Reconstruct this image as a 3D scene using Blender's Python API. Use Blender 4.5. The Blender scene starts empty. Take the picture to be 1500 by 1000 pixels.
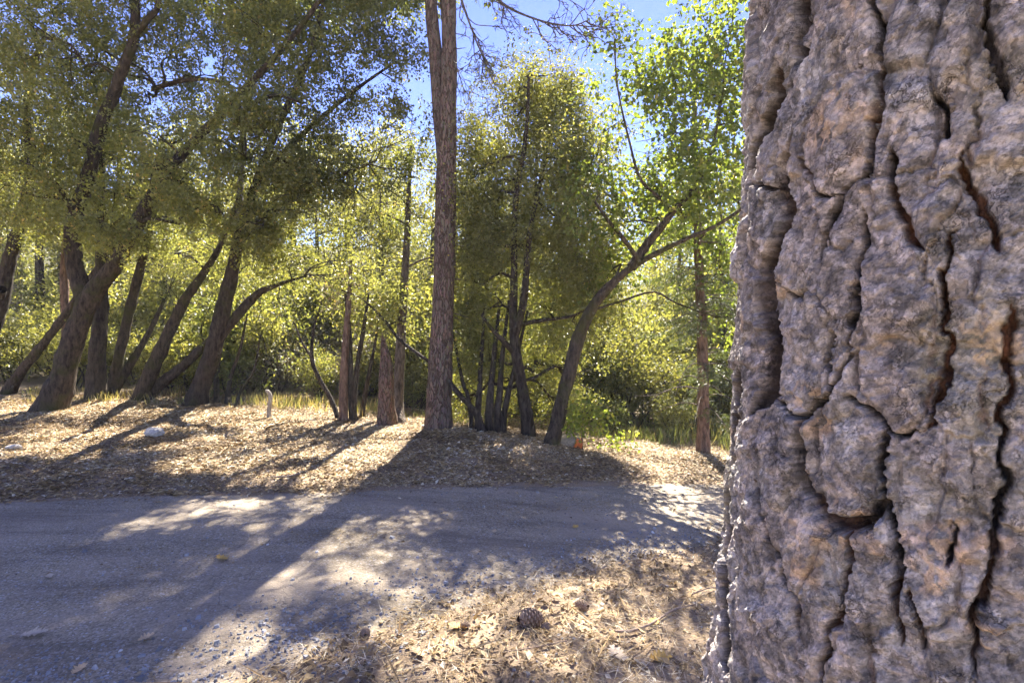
import bpy, math
import numpy as np
from mathutils import Vector

rng = np.random.default_rng(11)
scene = bpy.context.scene
COL = scene.collection

# ------------------------------------------------------------------ camera
CAM_H = 1.5
F = 800.0                      # focal length in pixels of the 1500 px wide photo
cam_data = bpy.data.cameras.new('camera')
cam_data.sensor_width = 36.0
cam_data.lens = 36.0 * F / 1500.0
cam_data.clip_start = 0.05
cam_data.clip_end = 2000.0
cam = bpy.data.objects.new('camera', cam_data)
cam.location = (0, 0, CAM_H)
cam.rotation_euler = (math.radians(90), 0, 0)
COL.objects.link(cam)
scene.camera = cam

# ------------------------------------------------------------------ sky, sun
SUN_EL = math.radians(48)
SUN_AZ = math.radians(7)       # to the right of the view direction (+Y)
world = bpy.data.worlds.new('World')
scene.world = world
world.use_nodes = True
wn, wl = world.node_tree.nodes, world.node_tree.links
wn.clear()
w_out = wn.new('ShaderNodeOutputWorld')
w_bg = wn.new('ShaderNodeBackground')
sky = wn.new('ShaderNodeTexSky')
sky.sky_type = 'NISHITA'
sky.sun_disc = False
sky.sun_elevation = SUN_EL
sky.sun_rotation = SUN_AZ
sky.air_density = 1.0
sky.dust_density = 0.0
sky.ozone_density = 2.0
sky.altitude = 900
w_bg.inputs['Strength'].default_value = 0.032
# thin cirrus streaks over the whole sky
w_tc = wn.new('ShaderNodeTexCoord')
w_map = wn.new('ShaderNodeMapping')
w_map.inputs['Scale'].default_value = (2.2, 5.0, 9.0)
w_map.inputs['Rotation'].default_value = (0.3, 0.2, 0.5)
w_noise = wn.new('ShaderNodeTexNoise')
w_noise.inputs['Scale'].default_value = 1.3
w_noise.inputs['Detail'].default_value = 5.0
w_ramp = wn.new('ShaderNodeValToRGB')
w_ramp.color_ramp.elements[0].position = 0.54
w_ramp.color_ramp.elements[0].color = (0, 0, 0, 1)
w_ramp.color_ramp.elements[1].position = 0.8
w_ramp.color_ramp.elements[1].color = (0.35, 0.35, 0.35, 1)
w_mix = wn.new('ShaderNodeMixRGB')
w_mix.inputs['Color2'].default_value = (3.2, 3.3, 3.5, 1)
wl.new(w_tc.outputs['Generated'], w_map.inputs['Vector'])
wl.new(w_map.outputs['Vector'], w_noise.inputs['Vector'])
wl.new(w_noise.outputs['Fac'], w_ramp.inputs['Fac'])
wl.new(w_ramp.outputs['Color'], w_mix.inputs['Fac'])
w_hs = wn.new('ShaderNodeHueSaturation')
w_hs.inputs['Saturation'].default_value = 1.15
w_hs.inputs['Hue'].default_value = 0.53
wl.new(sky.outputs['Color'], w_hs.inputs['Color'])
wl.new(w_hs.outputs['Color'], w_mix.inputs['Color1'])
wl.new(w_mix.outputs['Color'], w_bg.inputs['Color'])
wl.new(w_bg.outputs['Background'], w_out.inputs['Surface'])

SUN_DIR = np.array([math.sin(SUN_AZ) * math.cos(SUN_EL), math.cos(SUN_AZ) * math.cos(SUN_EL), math.sin(SUN_EL)])
sun_data = bpy.data.lights.new('sun', 'SUN')
sun_data.energy = 3.1
sun_data.angle = math.radians(0.53)
sun_data.color = (1.0, 0.93, 0.82)
sun = bpy.data.objects.new('sun', sun_data)
sun.rotation_euler = Vector(-SUN_DIR).to_track_quat('-Z', 'Y').to_euler()
sun.location = (3, 20, 25)
COL.objects.link(sun)

vs = scene.view_settings
vs.view_transform = 'Standard'
vs.look = 'None'
vs.gamma = 1.0
vs.use_curve_mapping = False
vs.exposure = 3.45
scene.cycles.max_bounces = 6
scene.cycles.diffuse_bounces = 3
scene.cycles.use_adaptive_sampling = True
scene.cycles.adaptive_threshold = 0.025
scene.cycles.glossy_bounces = 2
scene.cycles.transmission_bounces = 4
scene.cycles.use_denoising = True
scene.cycles.caustics_reflective = False
scene.cycles.caustics_refractive = False

# ------------------------------------------------------------------ noise helpers
def _h(*k):
    n = np.zeros_like(k[0], dtype=np.int64)
    for a, m in zip(k, (374761393, 668265263, 2147483647, 1274126177)):
        n = n + a.astype(np.int64) * m
    n = (n ^ (n >> 13)) * 1274126177
    n = n & 0x7fffffff
    n = (n ^ (n >> 16)) * 73244475
    return ((n & 0xffffff) / float(0xffffff))

def vnoise2(x, y, seed=0):
    """smooth value noise, about -1..1"""
    xi, yi = np.floor(x), np.floor(y)
    fx, fy = x - xi, y - yi
    fx = fx * fx * fx * (fx * (fx * 6 - 15) + 10)
    fy = fy * fy * fy * (fy * (fy * 6 - 15) + 10)
    s = np.full_like(xi, seed)
    a, b = _h(xi, yi, s), _h(xi + 1, yi, s)
    c, d = _h(xi, yi + 1, s), _h(xi + 1, yi + 1, s)
    return ((a * (1 - fx) + b * fx) * (1 - fy) + (c * (1 - fx) + d * fx) * fy) * 2 - 1

def vnoise3(p, seed=0):
    i = np.floor(p)
    f = p - i
    f = f * f * (3 - 2 * f)
    s = np.full_like(i[:, 0], seed)
    r = 0
    for dx in (0, 1):
        for dy in (0, 1):
            for dz in (0, 1):
                w = (f[:, 0] if dx else 1 - f[:, 0]) * (f[:, 1] if dy else 1 - f[:, 1]) * (f[:, 2] if dz else 1 - f[:, 2])
                r = r + w * _h(i[:, 0] + dx, i[:, 1] + dy, i[:, 2] + dz, s)
    return r * 2 - 1

def fbm2(x, y, oct=4, seed=0):
    r, a, t = 0, 1.0, 0
    for o in range(oct):
        r = r + a * vnoise2(x * 2 ** o, y * 2 ** o, seed + o * 17)
        t += a
        a *= 0.5
    return r / t

def sstep(a, b, x):
    t = np.clip((x - a) / (b - a), 0, 1)
    return t * t * (3 - 2 * t)

def norm(v):
    return v / np.maximum(np.linalg.norm(v, axis=-1, keepdims=True), 1e-9)

# ------------------------------------------------------------------ terrain
def road_far(x):
    return np.interp(x, [-40, -4.8, -1.5, 0.31, 1.41, 2.66, 30], [3.6, 5.12, 5.55, 6.17, 6.64, 7.1, 18.0])

def road_near(x):
    line = np.interp(x, [-12, -1.2, -0.57, 0.49, 1.81, 30], [-6.0, 2.4, 3.06, 3.95, 4.83, 16.0])
    return np.maximum(line, road_far(x) - 5.2)

def base_z(x):
    return -0.10 * (np.logaddexp(0, (x + 0.8) * 2.2) / 2.2) * np.where(x > 12, 12 / np.maximum(x, 1), 1)

def ground_z(x, y):
    x = np.asarray(x, float); y = np.asarray(y, float)
    z = base_z(x)
    left = sstep(-1.2, -5.2, x)
    up = np.maximum(0, y - 5.35)
    z = z + 0.055 * np.minimum(up, 7.0) * left
    z = z + 0.13 * np.exp(-((x + 0.6) / 1.5) ** 2 - ((y - 8.2) / 1.3) ** 2)
    z = z + 0.075 * np.maximum(0, y - 12.5) * (0.35 + 0.65 * left) * np.where(y < 40, 1, 1)
    z = z + 0.16 * np.maximum(0, y - 32)
    z = z - 0.16 * np.maximum(0, y - 110)
    z = z + 0.05 * np.maximum(0, -x - 14)
    return z

def off_road(x, y):
    """signed distance-like: >0 off the asphalt"""
    return np.maximum(y - road_far(x), road_near(x) - y)

def hit(px, py):
    """ground point seen at a pixel of the photo"""
    d = 8.0
    for _ in range(60):
        x = (px - 750) / F * d
        z = float(ground_z(x, d))
        d2 = (CAM_H - z) * F / max(py - 500, 8)
        d = 0.5 * d + 0.5 * min(d2, 60)
    x = (px - 750) / F * d
    return np.array([x, d, float(ground_z(x, d))])

def P(px, py, d):
    return np.array([(px - 750) / F * d, d, CAM_H + (500 - py) / F * d])

# ------------------------------------------------------------------ mesh helpers
def mesh_np(name, V, Fc, mat, parent=None, smooth=False, face_attr=None, point_col=None, origin=None):
    """V (n,3) world coordinates, Fc (m,k) faces of k corners"""
    V = np.asarray(V, np.float32)
    Fc = np.asarray(Fc, np.int32)
    o3 = np.zeros(3) if origin is None else np.asarray(origin, float)
    me = bpy.data.meshes.new(name)
    n, (m, k) = len(V), Fc.shape
    me.vertices.add(n)
    me.vertices.foreach_set('co', (V - o3.astype(np.float32)).ravel())
    me.loops.add(m * k)
    me.loops.foreach_set('vertex_index', Fc.ravel())
    me.polygons.add(m)
    me.polygons.foreach_set('loop_start', np.arange(0, m * k, k, dtype=np.int32))
    me.polygons.foreach_set('loop_total', np.full(m, k, np.int32))
    me.polygons.foreach_set('use_smooth', np.full(m, smooth, bool))
    me.update(calc_edges=True)
    if face_attr is not None:
        a = me.attributes.new('tone', 'FLOAT', 'FACE')
        a.data.foreach_set('value', np.asarray(face_attr, np.float32))
    if point_col is not None:
        a = me.attributes.new('tint', 'FLOAT_COLOR', 'POINT')
        c = np.ones((n, 4), np.float32); c[:, :3] = point_col
        a.data.foreach_set('color', c.ravel())
    me.materials.append(mat)
    ob = bpy.data.objects.new(name, me)
    COL.objects.link(ob)
    if parent is not None:
        ob.parent = parent
    else:
        ob.location = o3
    return ob

def thing(name, label, cat, loc, group=None):
    o = bpy.data.objects.new(name, None)
    o.empty_display_size = 0.2
    COL.objects.link(o)
    o.location = loc
    tag(o, label, cat, group)
    return o

def tag(o, label=None, cat=None, group=None, kind=None):
    if label: o['label'] = label
    if cat: o['category'] = cat
    if group: o['group'] = group
    if kind: o['kind'] = kind
    return o

def spline(pts, n):
    """Catmull-Rom through rows of pts (any columns), n samples"""
    pts = np.asarray(pts, float)
    q = np.vstack([2 * pts[0] - pts[1], pts, 2 * pts[-1] - pts[-2]])
    t = np.linspace(0, len(pts) - 1 - 1e-6, n)
    i = t.astype(int); f = (t - i)[:, None]
    p0, p1, p2, p3 = q[i], q[i + 1], q[i + 2], q[i + 3]
    return 0.5 * ((2 * p1) + (p2 - p0) * f + (2 * p0 - 5 * p1 + 4 * p2 - p3) * f ** 2 + (3 * p1 - p0 - 3 * p2 + p3) * f ** 3)

class Tubes:
    def __init__(self):
        self.V, self.F, self.n = [], [], 0
    def add(self, pts, rad, sides=12, step=0.08, rough=0.0, freq=6.0, seed=0, closed=True, flare=0.0, nmax=160):
        pr = np.hstack([np.asarray(pts, float), np.asarray(rad, float)[:, None]])
        L = np.sum(np.linalg.norm(np.diff(pr[:, :3], axis=0), axis=1))
        n = int(np.clip(L / step, 3, nmax))
        s = spline(pr, n) if len(pr) > 2 else pr[0] + (pr[1] - pr[0]) * np.linspace(0, 1, n)[:, None]
        c, r = s[:, :3], np.maximum(s[:, 3], 0.0008)
        if flare:
            dist = np.linalg.norm(c - c[0], axis=1)
            r = r * (1 + flare * np.exp(-dist / 0.28))
        t = norm(np.gradient(c, axis=0))
        ref = np.where(np.abs(t[:, 2:3]) > 0.92, np.array([[1.0, 0, 0]]), np.array([[0, 0, 1.0]]))
        ref = np.array([1.0, 0.13, 0]) if abs(np.mean(t[:, 2])) > 0.6 else np.array([0.05, 0.1, 1.0])
        u = norm(np.cross(t, np.broadcast_to(ref, t.shape)))
        v = np.cross(t, u)
        a = np.linspace(0, 2 * np.pi, sides, endpoint=False)
        ring = u[:, None, :] * np.cos(a)[None, :, None] + v[:, None, :] * np.sin(a)[None, :, None]
        R = np.repeat(r[:, None], sides, 1)
        if rough:
            q = (c[:, None, :] + ring * r[:, None, None])
            qq = q.reshape(-1, 3) * np.array([freq, freq, freq * 0.45])
            nz = vnoise3(qq, seed) + 0.6 * vnoise3(qq * 2.3, seed + 5) + 0.35 * vnoise3(qq * np.array([5, 5, 2.0]), seed + 9)
            R = R * (1 + rough * nz.reshape(R.shape))
            if flare:
                lob = np.sin(a * 4 + seed)[None, :] * np.exp(-dist / 0.22)[:, None]
                R = R * (1 + 0.34 * lob)
        V = c[:, None, :] + ring * R[:, :, None]
        base = self.n
        self.V.append(V.reshape(-1, 3))
        idx = np.arange(n * sides).reshape(n, sides) + base
        A, B = idx[:-1], idx[1:]
        f = np.stack([A, np.roll(A, -1, 1), np.roll(B, -1, 1), B], -1).reshape(-1, 4)
        self.F.append(f)
        self.n += n * sides
        if closed:                     # tip cap as a fan of quads collapsed on a centre vertex
            tip = c[-1] + t[-1] * r[-1] * 0.4
            self.V.append(tip[None]); ti = self.n; self.n += 1
            last = idx[-1]
            k = np.stack([last, np.roll(last, -1), np.full(sides, ti), np.full(sides, ti)], -1)
            self.caps = getattr(self, 'caps', []) + [k[:, :3]]
        return c, r
    def build(self, name, mat, parent=None, origin=None, smooth=True):
        V = np.vstack(self.V); Fq = np.vstack(self.F)
        ob = mesh_np(name, V, Fq, mat, parent, smooth, origin=origin)
        if getattr(self, 'caps', None):
            pass
        return ob

# ------------------------------------------------------------------ materials
def new_mat(name):
    m = bpy.data.materials.new(name)
    m.use_nodes = True
    nt = m.node_tree
    for n in list(nt.nodes):
        nt.nodes.remove(n)
    out = nt.nodes.new('ShaderNodeOutputMaterial')
    return m, nt.nodes, nt.links, out

def ramp(nodes, stops):
    r = nodes.new('ShaderNodeValToRGB')
    e = r.color_ramp.elements
    while len(e) < len(stops):
        e.new(0.5)
    for el, (p, c) in zip(e, stops):
        el.position = p
        el.color = (*c, 1)
    return r

def noise(nodes, links, vec, scale, detail=4, rough=0.55, dist=0.0):
    n = nodes.new('ShaderNodeTexNoise')
    n.inputs['Scale'].default_value = scale
    n.inputs['Detail'].default_value = detail
    n.inputs['Roughness'].default_value = rough
    n.inputs['Distortion'].default_value = dist
    links.new(vec, n.inputs['Vector'])
    return n

def mapping(nodes, links, scale, space='Object'):
    tc = nodes.new('ShaderNodeTexCoord')
    mp = nodes.new('ShaderNodeMapping')
    mp.inputs['Scale'].default_value = scale
    links.new(tc.outputs[space], mp.inputs['Vector'])
    return mp.outputs['Vector']

def mixc(nodes, links, fac, a, b, mode='MIX'):
    m = nodes.new('ShaderNodeMixRGB')
    m.blend_type = mode
    for s, v in (('Fac', fac), ('Color1', a), ('Color2', b)):
        if isinstance(v, (int, float)):
            m.inputs[s].default_value = v
        elif isinstance(v, tuple):
            m.inputs[s].default_value = (*v, 1)
        else:
            links.new(v, m.inputs[s])
    return m.outputs['Color']

def bump(nodes, links, h, strength, dist, nrm=None):
    b = nodes.new('ShaderNodeBump')
    b.inputs['Strength'].default_value = strength
    b.inputs['Distance'].default_value = dist
    links.new(h, b.inputs['Height'])
    if nrm is not None:
        links.new(nrm, b.inputs['Normal'])
    return b.outputs['Normal']

def principled(nodes, links, out, col, rough, nrm=None, spec=0.3):
    p = nodes.new('ShaderNodeBsdfPrincipled')
    if isinstance(col, tuple):
        p.inputs['Base Color'].default_value = (*col, 1)
    else:
        links.new(col, p.inputs['Base Color'])
    p.inputs['Roughness'].default_value = rough
    p.inputs['Specular IOR Level'].default_value = spec
    if nrm is not None:
        links.new(nrm, p.inputs['Normal'])
    if out is not None:
        links.new(p.outputs['BSDF'], out.inputs['Surface'])
    return p

def leaf_mat(name, stops, trans=0.42, tcol=(1.35, 1.3, 0.55), rough=0.42, spec=0.5):
    m, N, L, out = new_mat(name)
    at = N.new('ShaderNodeAttribute'); at.attribute_name = 'tone'
    oi = N.new('ShaderNodeObjectInfo')
    r = ramp(N, stops)
    L.new(at.outputs['Fac'], r.inputs['Fac'])
    hs = N.new('ShaderNodeHueSaturation')
    mr = N.new('ShaderNodeMapRange')
    mr.inputs['To Min'].default_value = 0.8
    mr.inputs['To Max'].default_value = 1.25
    L.new(oi.outputs['Random'], mr.inputs['Value'])
    L.new(mr.outputs['Result'], hs.inputs['Value'])
    L.new(r.outputs['Color'], hs.inputs['Color'])
    p = principled(N, L, None, hs.outputs['Color'], rough, None, spec)
    t = N.new('ShaderNodeBsdfTranslucent')
    tc = mixc(N, L, 1.0, hs.outputs['Color'], tcol, 'MULTIPLY')
    L.new(tc, t.inputs['Color'])
    mx = N.new('ShaderNodeMixShader')
    mx.inputs['Fac'].default_value = trans
    L.new(p.outputs['BSDF'], mx.inputs[1])
    L.new(t.outputs['BSDF'], mx.inputs[2])
    L.new(mx.outputs['Shader'], out.inputs['Surface'])
    return m

def oak_bark(name, base, dark, moss, moss_amt):
    m, N, L, out = new_mat(name)
    v = mapping(N, L, (1, 1, 0.32))
    n1 = noise(N, L, v, 22, 6, 0.65)
    n2 = noise(N, L, v, 5, 3)
    v3 = mapping(N, L, (1, 1, 1))
    n3 = noise(N, L, v3, 3.1, 5, 0.6)
    n4 = noise(N, L, v3, 60, 3)
    r = ramp(N, [(0.33, dark), (0.5, base), (0.72, tuple(min(1, c * 1.9) for c in base))])
    L.new(n1.outputs['Fac'], r.inputs['Fac'])
    mr = ramp(N, [(0.62 - 0.22 * moss_amt, (0, 0, 0)), (0.70 - 0.1 * moss_amt, (1, 1, 1))])
    L.new(n3.outputs['Fac'], mr.inputs['Fac'])
    mc = mixc(N, L, n4.outputs['Fac'], tuple(c * 0.5 for c in moss), tuple(c * 1.5 for c in moss))
    c = mixc(N, L, mr.outputs['Color'], r.outputs['Color'], mc)
    hsum = N.new('ShaderNodeMath'); hsum.operation = 'ADD'
    L.new(n1.outputs['Fac'], hsum.inputs[0]); L.new(n2.outputs['Fac'], hsum.inputs[1])
    nb = bump(N, L, hsum.outputs[0], 1.0, 0.05)
    principled(N, L, out, c, 0.9, nb, 0.15)
    return m

def pine_bark(name, plate, plate2, crack):
    m, N, L, out = new_mat(name)
    v = mapping(N, L, (1, 1, 0.26))
    wob = noise(N, L, v, 11, 4, .65)
    vm = N.new('ShaderNodeVectorMath'); vm.operation = 'MULTIPLY_ADD'
    L.new(wob.outputs['Color'], vm.inputs[0])
    vm.inputs[1].default_value = (0.16, 0.16, 0.16)
    L.new(v, vm.inputs[2])
    vo = N.new('ShaderNodeTexVoronoi'); vo.feature = 'DISTANCE_TO_EDGE'
    vo.inputs['Scale'].default_value = 21
    L.new(vm.outputs[0], vo.inputs['Vector'])
    vc = N.new('ShaderNodeTexVoronoi'); vc.inputs['Scale'].default_value = 21
    L.new(vm.outputs[0], vc.inputs['Vector'])
    n1 = noise(N, L, v, 45, 5, 0.65)
    r = ramp(N, [(0.0, (0, 0, 0)), (0.11, (1, 1, 1))])
    L.new(vo.outputs['Distance'], r.inputs['Fac'])
    sep = N.new('ShaderNodeSeparateColor')
    L.new(vc.outputs['Color'], sep.inputs['Color'])
    pc = mixc(N, L, sep.outputs[0], plate, plate2)
    pc = mixc(N, L, 0.75, pc, n1.outputs['Color'], 'OVERLAY')
    pcd = N.new('ShaderNodeHueSaturation'); pcd.inputs['Saturation'].default_value = 0.85
    L.new(pc, pcd.inputs['Color'])
    c = mixc(N, L, r.outputs['Color'], crack, pcd.outputs['Color'])
    hs = N.new('ShaderNodeMath'); hs.operation = 'MULTIPLY_ADD'
    L.new(n1.outputs['Fac'], hs.inputs[0]); hs.inputs[1].default_value = 0.5
    L.new(r.outputs['Color'], hs.inputs[2])
    nb = bump(N, L, hs.outputs[0], 0.9, 0.03)
    principled(N, L, out, c, 0.9, nb, 0.15)
    return m

M = {}
M['oak_leaf'] = leaf_mat('live_oak_leaf', [(0.0, (0.12, 0.132, 0.048)), (0.5, (0.215, 0.228, 0.076)), (0.85, (0.32, 0.31, 0.095)), (1.0, (0.44, 0.33, 0.12))], 0.55, (1.2, 1.15, 0.6))
M['bush_leaf'] = leaf_mat('dense_oak_leaf', [(0.0, (0.10, 0.112, 0.045)), (0.5, (0.18, 0.19, 0.068)), (0.9, (0.27, 0.26, 0.085)), (1.0, (0.38, 0.31, 0.11))], 0.55, (1.25, 1.2, 0.55))
M['lobed_leaf'] = leaf_mat('black_oak_leaf', [(0.0, (0.09, 0.13, 0.035)), (0.5, (0.18, 0.225, 0.055)), (0.9, (0.29, 0.30, 0.075)), (1.0, (0.42, 0.36, 0.10))], 0.6, (1.4, 1.4, 0.6))
M['wood_leaf'] = leaf_mat('wood_leaf', [(0.0, (0.09, 0.10, 0.038)), (0.5, (0.185, 0.195, 0.068)), (0.9, (0.29, 0.28, 0.095)), (1.0, (0.40, 0.33, 0.12))], 0.55, (1.25, 1.2, .6))
M['wood_leaf_dark'] = leaf_mat('wood_leaf_dark', [(0.0, (0.075, 0.09, 0.036)), (0.6, (0.155, 0.175, 0.065)), (1.0, (0.27, 0.26, 0.10))], 0.52)
M['wood_leaf_yellow'] = leaf_mat('wood_leaf_yellow', [(0.0, (0.11, 0.12, 0.042)), (0.5, (0.22, 0.225, 0.07)), (1.0, (0.38, 0.34, 0.11))], 0.55, (1.2, 1.15, .6))
M['dry_shrub'] = leaf_mat('dry_shrub_leaf', [(0.0, (0.09, 0.085, 0.05)), (0.5, (0.19, 0.17, 0.10)), (1.0, (0.32, 0.28, 0.18))], 0.35, (1.2, 1.1, 0.8))
M['fir'] = leaf_mat('fir_needles', [(0.0, (0.05, 0.065, 0.028)), (0.5, (0.10, 0.125, 0.05)), (1.0, (0.20, 0.21, 0.085))], 0.35, (1.2, 1.2, 0.6), 0.5)
M['grass'] = leaf_mat('grass_blade', [(0.0, (0.06, 0.085, 0.03)), (0.5, (0.13, 0.15, 0.055)), (0.8, (0.28, 0.24, 0.12)), (1.0, (0.42, 0.34, 0.18))], 0.35)
M['pine_needle'] = leaf_mat('pine_needle', [(0.0, (0.05, 0.07, 0.035)), (1.0, (0.14, 0.15, 0.07))], 0.2)
M['litter'] = leaf_mat('leaf_litter', [(0.0, (0.10, 0.066, 0.036)), (0.3, (0.24, 0.155, 0.070)), (0.65, (0.45, 0.325, 0.155)), (0.9, (0.57, 0.46, 0.27)), (1.0, (0.68, 0.61, 0.46))], 0.12, (1.0, 0.9, 0.7), 0.6, 0.25)
M['oak_bark'] = oak_bark('oak_bark', (0.066, 0.050, 0.036), (0.014, 0.011, 0.008), (0.058, 0.056, 0.018), 0.55)
M['oak_bark_dark'] = oak_bark('oak_bark_dark', (0.050, 0.039, 0.030), (0.011, 0.009, 0.007), (0.050, 0.046, 0.020), 0.35)
M['grey_bark'] = oak_bark('grey_bark', (0.12, 0.095, 0.078), (0.045, 0.036, 0.03), (0.09, 0.08, 0.05), 0.1)
M['pine_bark'] = pine_bark('pine_bark', (0.19, 0.128, 0.092), (0.135, 0.098, 0.078), (0.075, 0.052, 0.04))
M['snag_bark'] = pine_bark('snag_bark', (0.20, 0.12, 0.08), (0.15, 0.095, 0.07), (0.06, 0.037, 0.027))
M['red_bark'] = oak_bark('red_bark', (0.15, 0.097, 0.07), (0.05, 0.032, 0.023), (0.12, 0.10, 0.07), 0.2)
M['pale_wood'] = oak_bark('pale_wood', (0.30, 0.265, 0.22), (0.2, 0.17, 0.13), (0.4, 0.36, 0.3), 0.0)

# ------------------------------------------------------------------ setting: ground
def grid_axis(segs):
    out = []
    for a, b, s in segs:
        out.append(np.arange(a, b - 1e-6, s))
    out.append(np.array([segs[-1][1]]))
    return np.concatenate(out)

def make_ground():
    gx = grid_axis([(-220, -60, 20), (-60, -16, 4), (-16, -9, 0.5), (-9, 6, 0.07), (6, 16, 0.5), (16, 60, 4), (60, 220, 20)])
    gy = grid_axis([(-60, -4, 8), (-4, 1.6, 0.4), (1.6, 11, 0.06), (11, 20, 0.4), (20, 60, 2), (60, 260, 20)])
    X, Y = np.meshgrid(gx, gy)
    Z = ground_z(X, Y)
    o = off_road(X, Y)
    amp = sstep(0.0, 0.6, o)
    Z = Z + amp * (0.035 * fbm2(X * 1.3, Y * 1.3, 3, 3) + 0.02 * fbm2(X * 6, Y * 6, 3, 9))
    Z = Z + 0.035 * sstep(0.05, 0.5, o) - 0.03 * (1 - sstep(-0.35, 0.0, o))
    V = np.stack([X, Y, Z], -1).reshape(-1, 3)
    ny, nx = X.shape
    i = np.arange(nx * ny).reshape(ny, nx)
    Fq = np.stack([i[:-1, :-1], i[:-1, 1:], i[1:, 1:], i[1:, :-1]], -1).reshape(-1, 4)
    m, N, L, out = new_mat('forest_floor')
    v = mapping(N, L, (1, 1, 1))
    n1 = noise(N, L, v, 55, 6, 0.7)
    n2 = noise(N, L, v, 2.2, 4)
    r = ramp(N, [(0.3, (0.10, 0.065, 0.04)), (0.5, (0.27, 0.19, 0.12)), (0.7, (0.46, 0.36, 0.25))])
    L.new(n1.outputs['Fac'], r.inputs['Fac'])
    c = mixc(N, L, n2.outputs['Fac'], r.outputs['Color'], (0.30, 0.235, 0.165))
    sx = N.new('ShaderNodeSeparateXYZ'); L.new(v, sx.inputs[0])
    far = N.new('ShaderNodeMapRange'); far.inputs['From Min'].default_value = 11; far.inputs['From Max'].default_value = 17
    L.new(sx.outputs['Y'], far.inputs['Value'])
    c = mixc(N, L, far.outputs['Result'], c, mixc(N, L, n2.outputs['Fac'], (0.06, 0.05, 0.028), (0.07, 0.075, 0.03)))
    nb = bump(N, L, n1.outputs['Fac'], 0.8, 0.02)
    principled(N, L, out, c, 0.95, nb, 0.1)
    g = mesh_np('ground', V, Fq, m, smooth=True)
    g['kind'] = 'structure'
    return g

def make_road():
    xs = grid_axis([(-22, -9, 0.5), (-9, 5, 0.07), (5, 24, 0.5)])
    ts = np.linspace(0, 1, 70)
    X = np.repeat(xs[None], len(ts), 0)
    T = ts[:, None]
    wob_f = 0.10 * fbm2(xs * 0.9, xs * 0 + 3, 3, 5) + 0.04 * fbm2(xs * 6, xs * 0, 2, 8)
    wob_n = 0.16 * fbm2(xs * 0.9, xs * 0 + 9, 3, 6) + 0.05 * fbm2(xs * 6, xs * 0, 2, 4)
    yn, yf = road_near(xs) - 0.12 + wob_n, road_far(xs) + 0.05 + wob_f
    Y = yn[None] + (yf - yn)[None] * T
    Z = base_z(X) + 0.004 + 0.012 * fbm2(X * 0.8, Y * 0.8, 3, 2) + 0.003 * fbm2(X * 7, Y * 7, 2, 12)
    edge = np.minimum(T, 1 - T) * (yf - yn)[None]
    Z = Z - 0.03 * (1 - sstep(0, 0.12, edge))
    V = np.stack([X, Y, Z], -1).reshape(-1, 3)
    ny, nx = X.shape
    i = np.arange(nx * ny).reshape(ny, nx)
    Fq = np.stack([i[:-1, :-1], i[:-1, 1:], i[1:, 1:], i[1:, :-1]], -1).reshape(-1, 4)
    m, N, L, out = new_mat('worn_asphalt')
    v = mapping(N, L, (1, 1, 1))
    ag = N.new('ShaderNodeTexVoronoi'); ag.inputs['Scale'].default_value = 95
    L.new(v, ag.inputs['Vector'])
    sep = N.new('ShaderNodeSeparateColor'); L.new(ag.outputs['Color'], sep.inputs['Color'])
    r = ramp(N, [(0.0, (0.185, 0.152, 0.105)), (0.55, (0.30, 0.247, 0.165)), (0.9, (0.38, 0.315, 0.235)), (1.0, (0.42, 0.41, 0.40))])
    L.new(sep.outputs[0], r.inputs['Fac'])
    n1 = noise(N, L, v, 1.1, 5, 0.6)
    rd = ramp(N, [(0.42, (0, 0, 0)), (0.70, (0.85, 0.85, 0.85))])
    L.new(n1.outputs['Fac'], rd.inputs['Fac'])
    n5 = noise(N, L, v, 26, 5, 0.7)
    dustc = mixc(N, L, n5.outputs['Fac'], (0.22, 0.175, 0.13), (0.40, 0.33, 0.25))
    c = mixc(N, L, rd.outputs['Color'], r.outputs['Color'], dustc)
    vs_ = mapping(N, L, (0.35, 1.6, 1))
    n7 = noise(N, L, vs_, 1.7, 6, 0.65)
    rs_ = ramp(N, [(0.36, (0.66, 0.65, 0.65)), (0.5, (1, 1, 1)), (0.66, (1.18, 1.16, 1.12))]); L.new(n7.outputs['Fac'], rs_.inputs['Fac'])
    c = mixc(N, L, 1.0, c, rs_.outputs['Color'], 'MULTIPLY')
    # hairline cracks
    wn_ = noise(N, L, v, 2.6, 5)
    vm = N.new('ShaderNodeVectorMath'); vm.operation = 'MULTIPLY_ADD'
    L.new(wn_.outputs['Color'], vm.inputs[0]); vm.inputs[1].default_value = (0.5, 0.5, 0); L.new(v, vm.inputs[2])
    vo = N.new('ShaderNodeTexVoronoi'); vo.feature = 'DISTANCE_TO_EDGE'; vo.inputs['Scale'].default_value = 2.3
    L.new(vm.outputs[0], vo.inputs['Vector'])
    rc = ramp(N, [(0.0, (1, 1, 1)), (0.012, (0, 0, 0))])
    L.new(vo.outputs['Distance'], rc.inputs['Fac'])
    n6 = noise(N, L, v, 0.8, 3)
    rk = ramp(N, [(0.42, (0, 0, 0)), (0.55, (0.5, 0.5, 0.5))])
    L.new(n6.outputs['Fac'], rk.inputs['Fac'])
    cf = mixc(N, L, 1.0, rc.outputs['Color'], rk.outputs['Color'], 'MULTIPLY')
    c = mixc(N, L, cf, c, (0.05, 0.045, 0.042))
    hh = N.new('ShaderNodeMath'); hh.operation = 'SUBTRACT'
    L.new(ag.outputs['Distance'], hh.inputs[1]); hh.inputs[0].default_value = 1.0
    nb = bump(N, L, hh.outputs[0], 0.7, 0.006)
    nb = bump(N, L, n5.outputs['Fac'], 0.4, 0.01, nb)
    principled(N, L, out, c, 0.88, nb, 0.25)
    o = mesh_np('road', V, Fq, m, smooth=True)
    o['kind'] = 'structure'
    return o

make_ground()
make_road()

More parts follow.
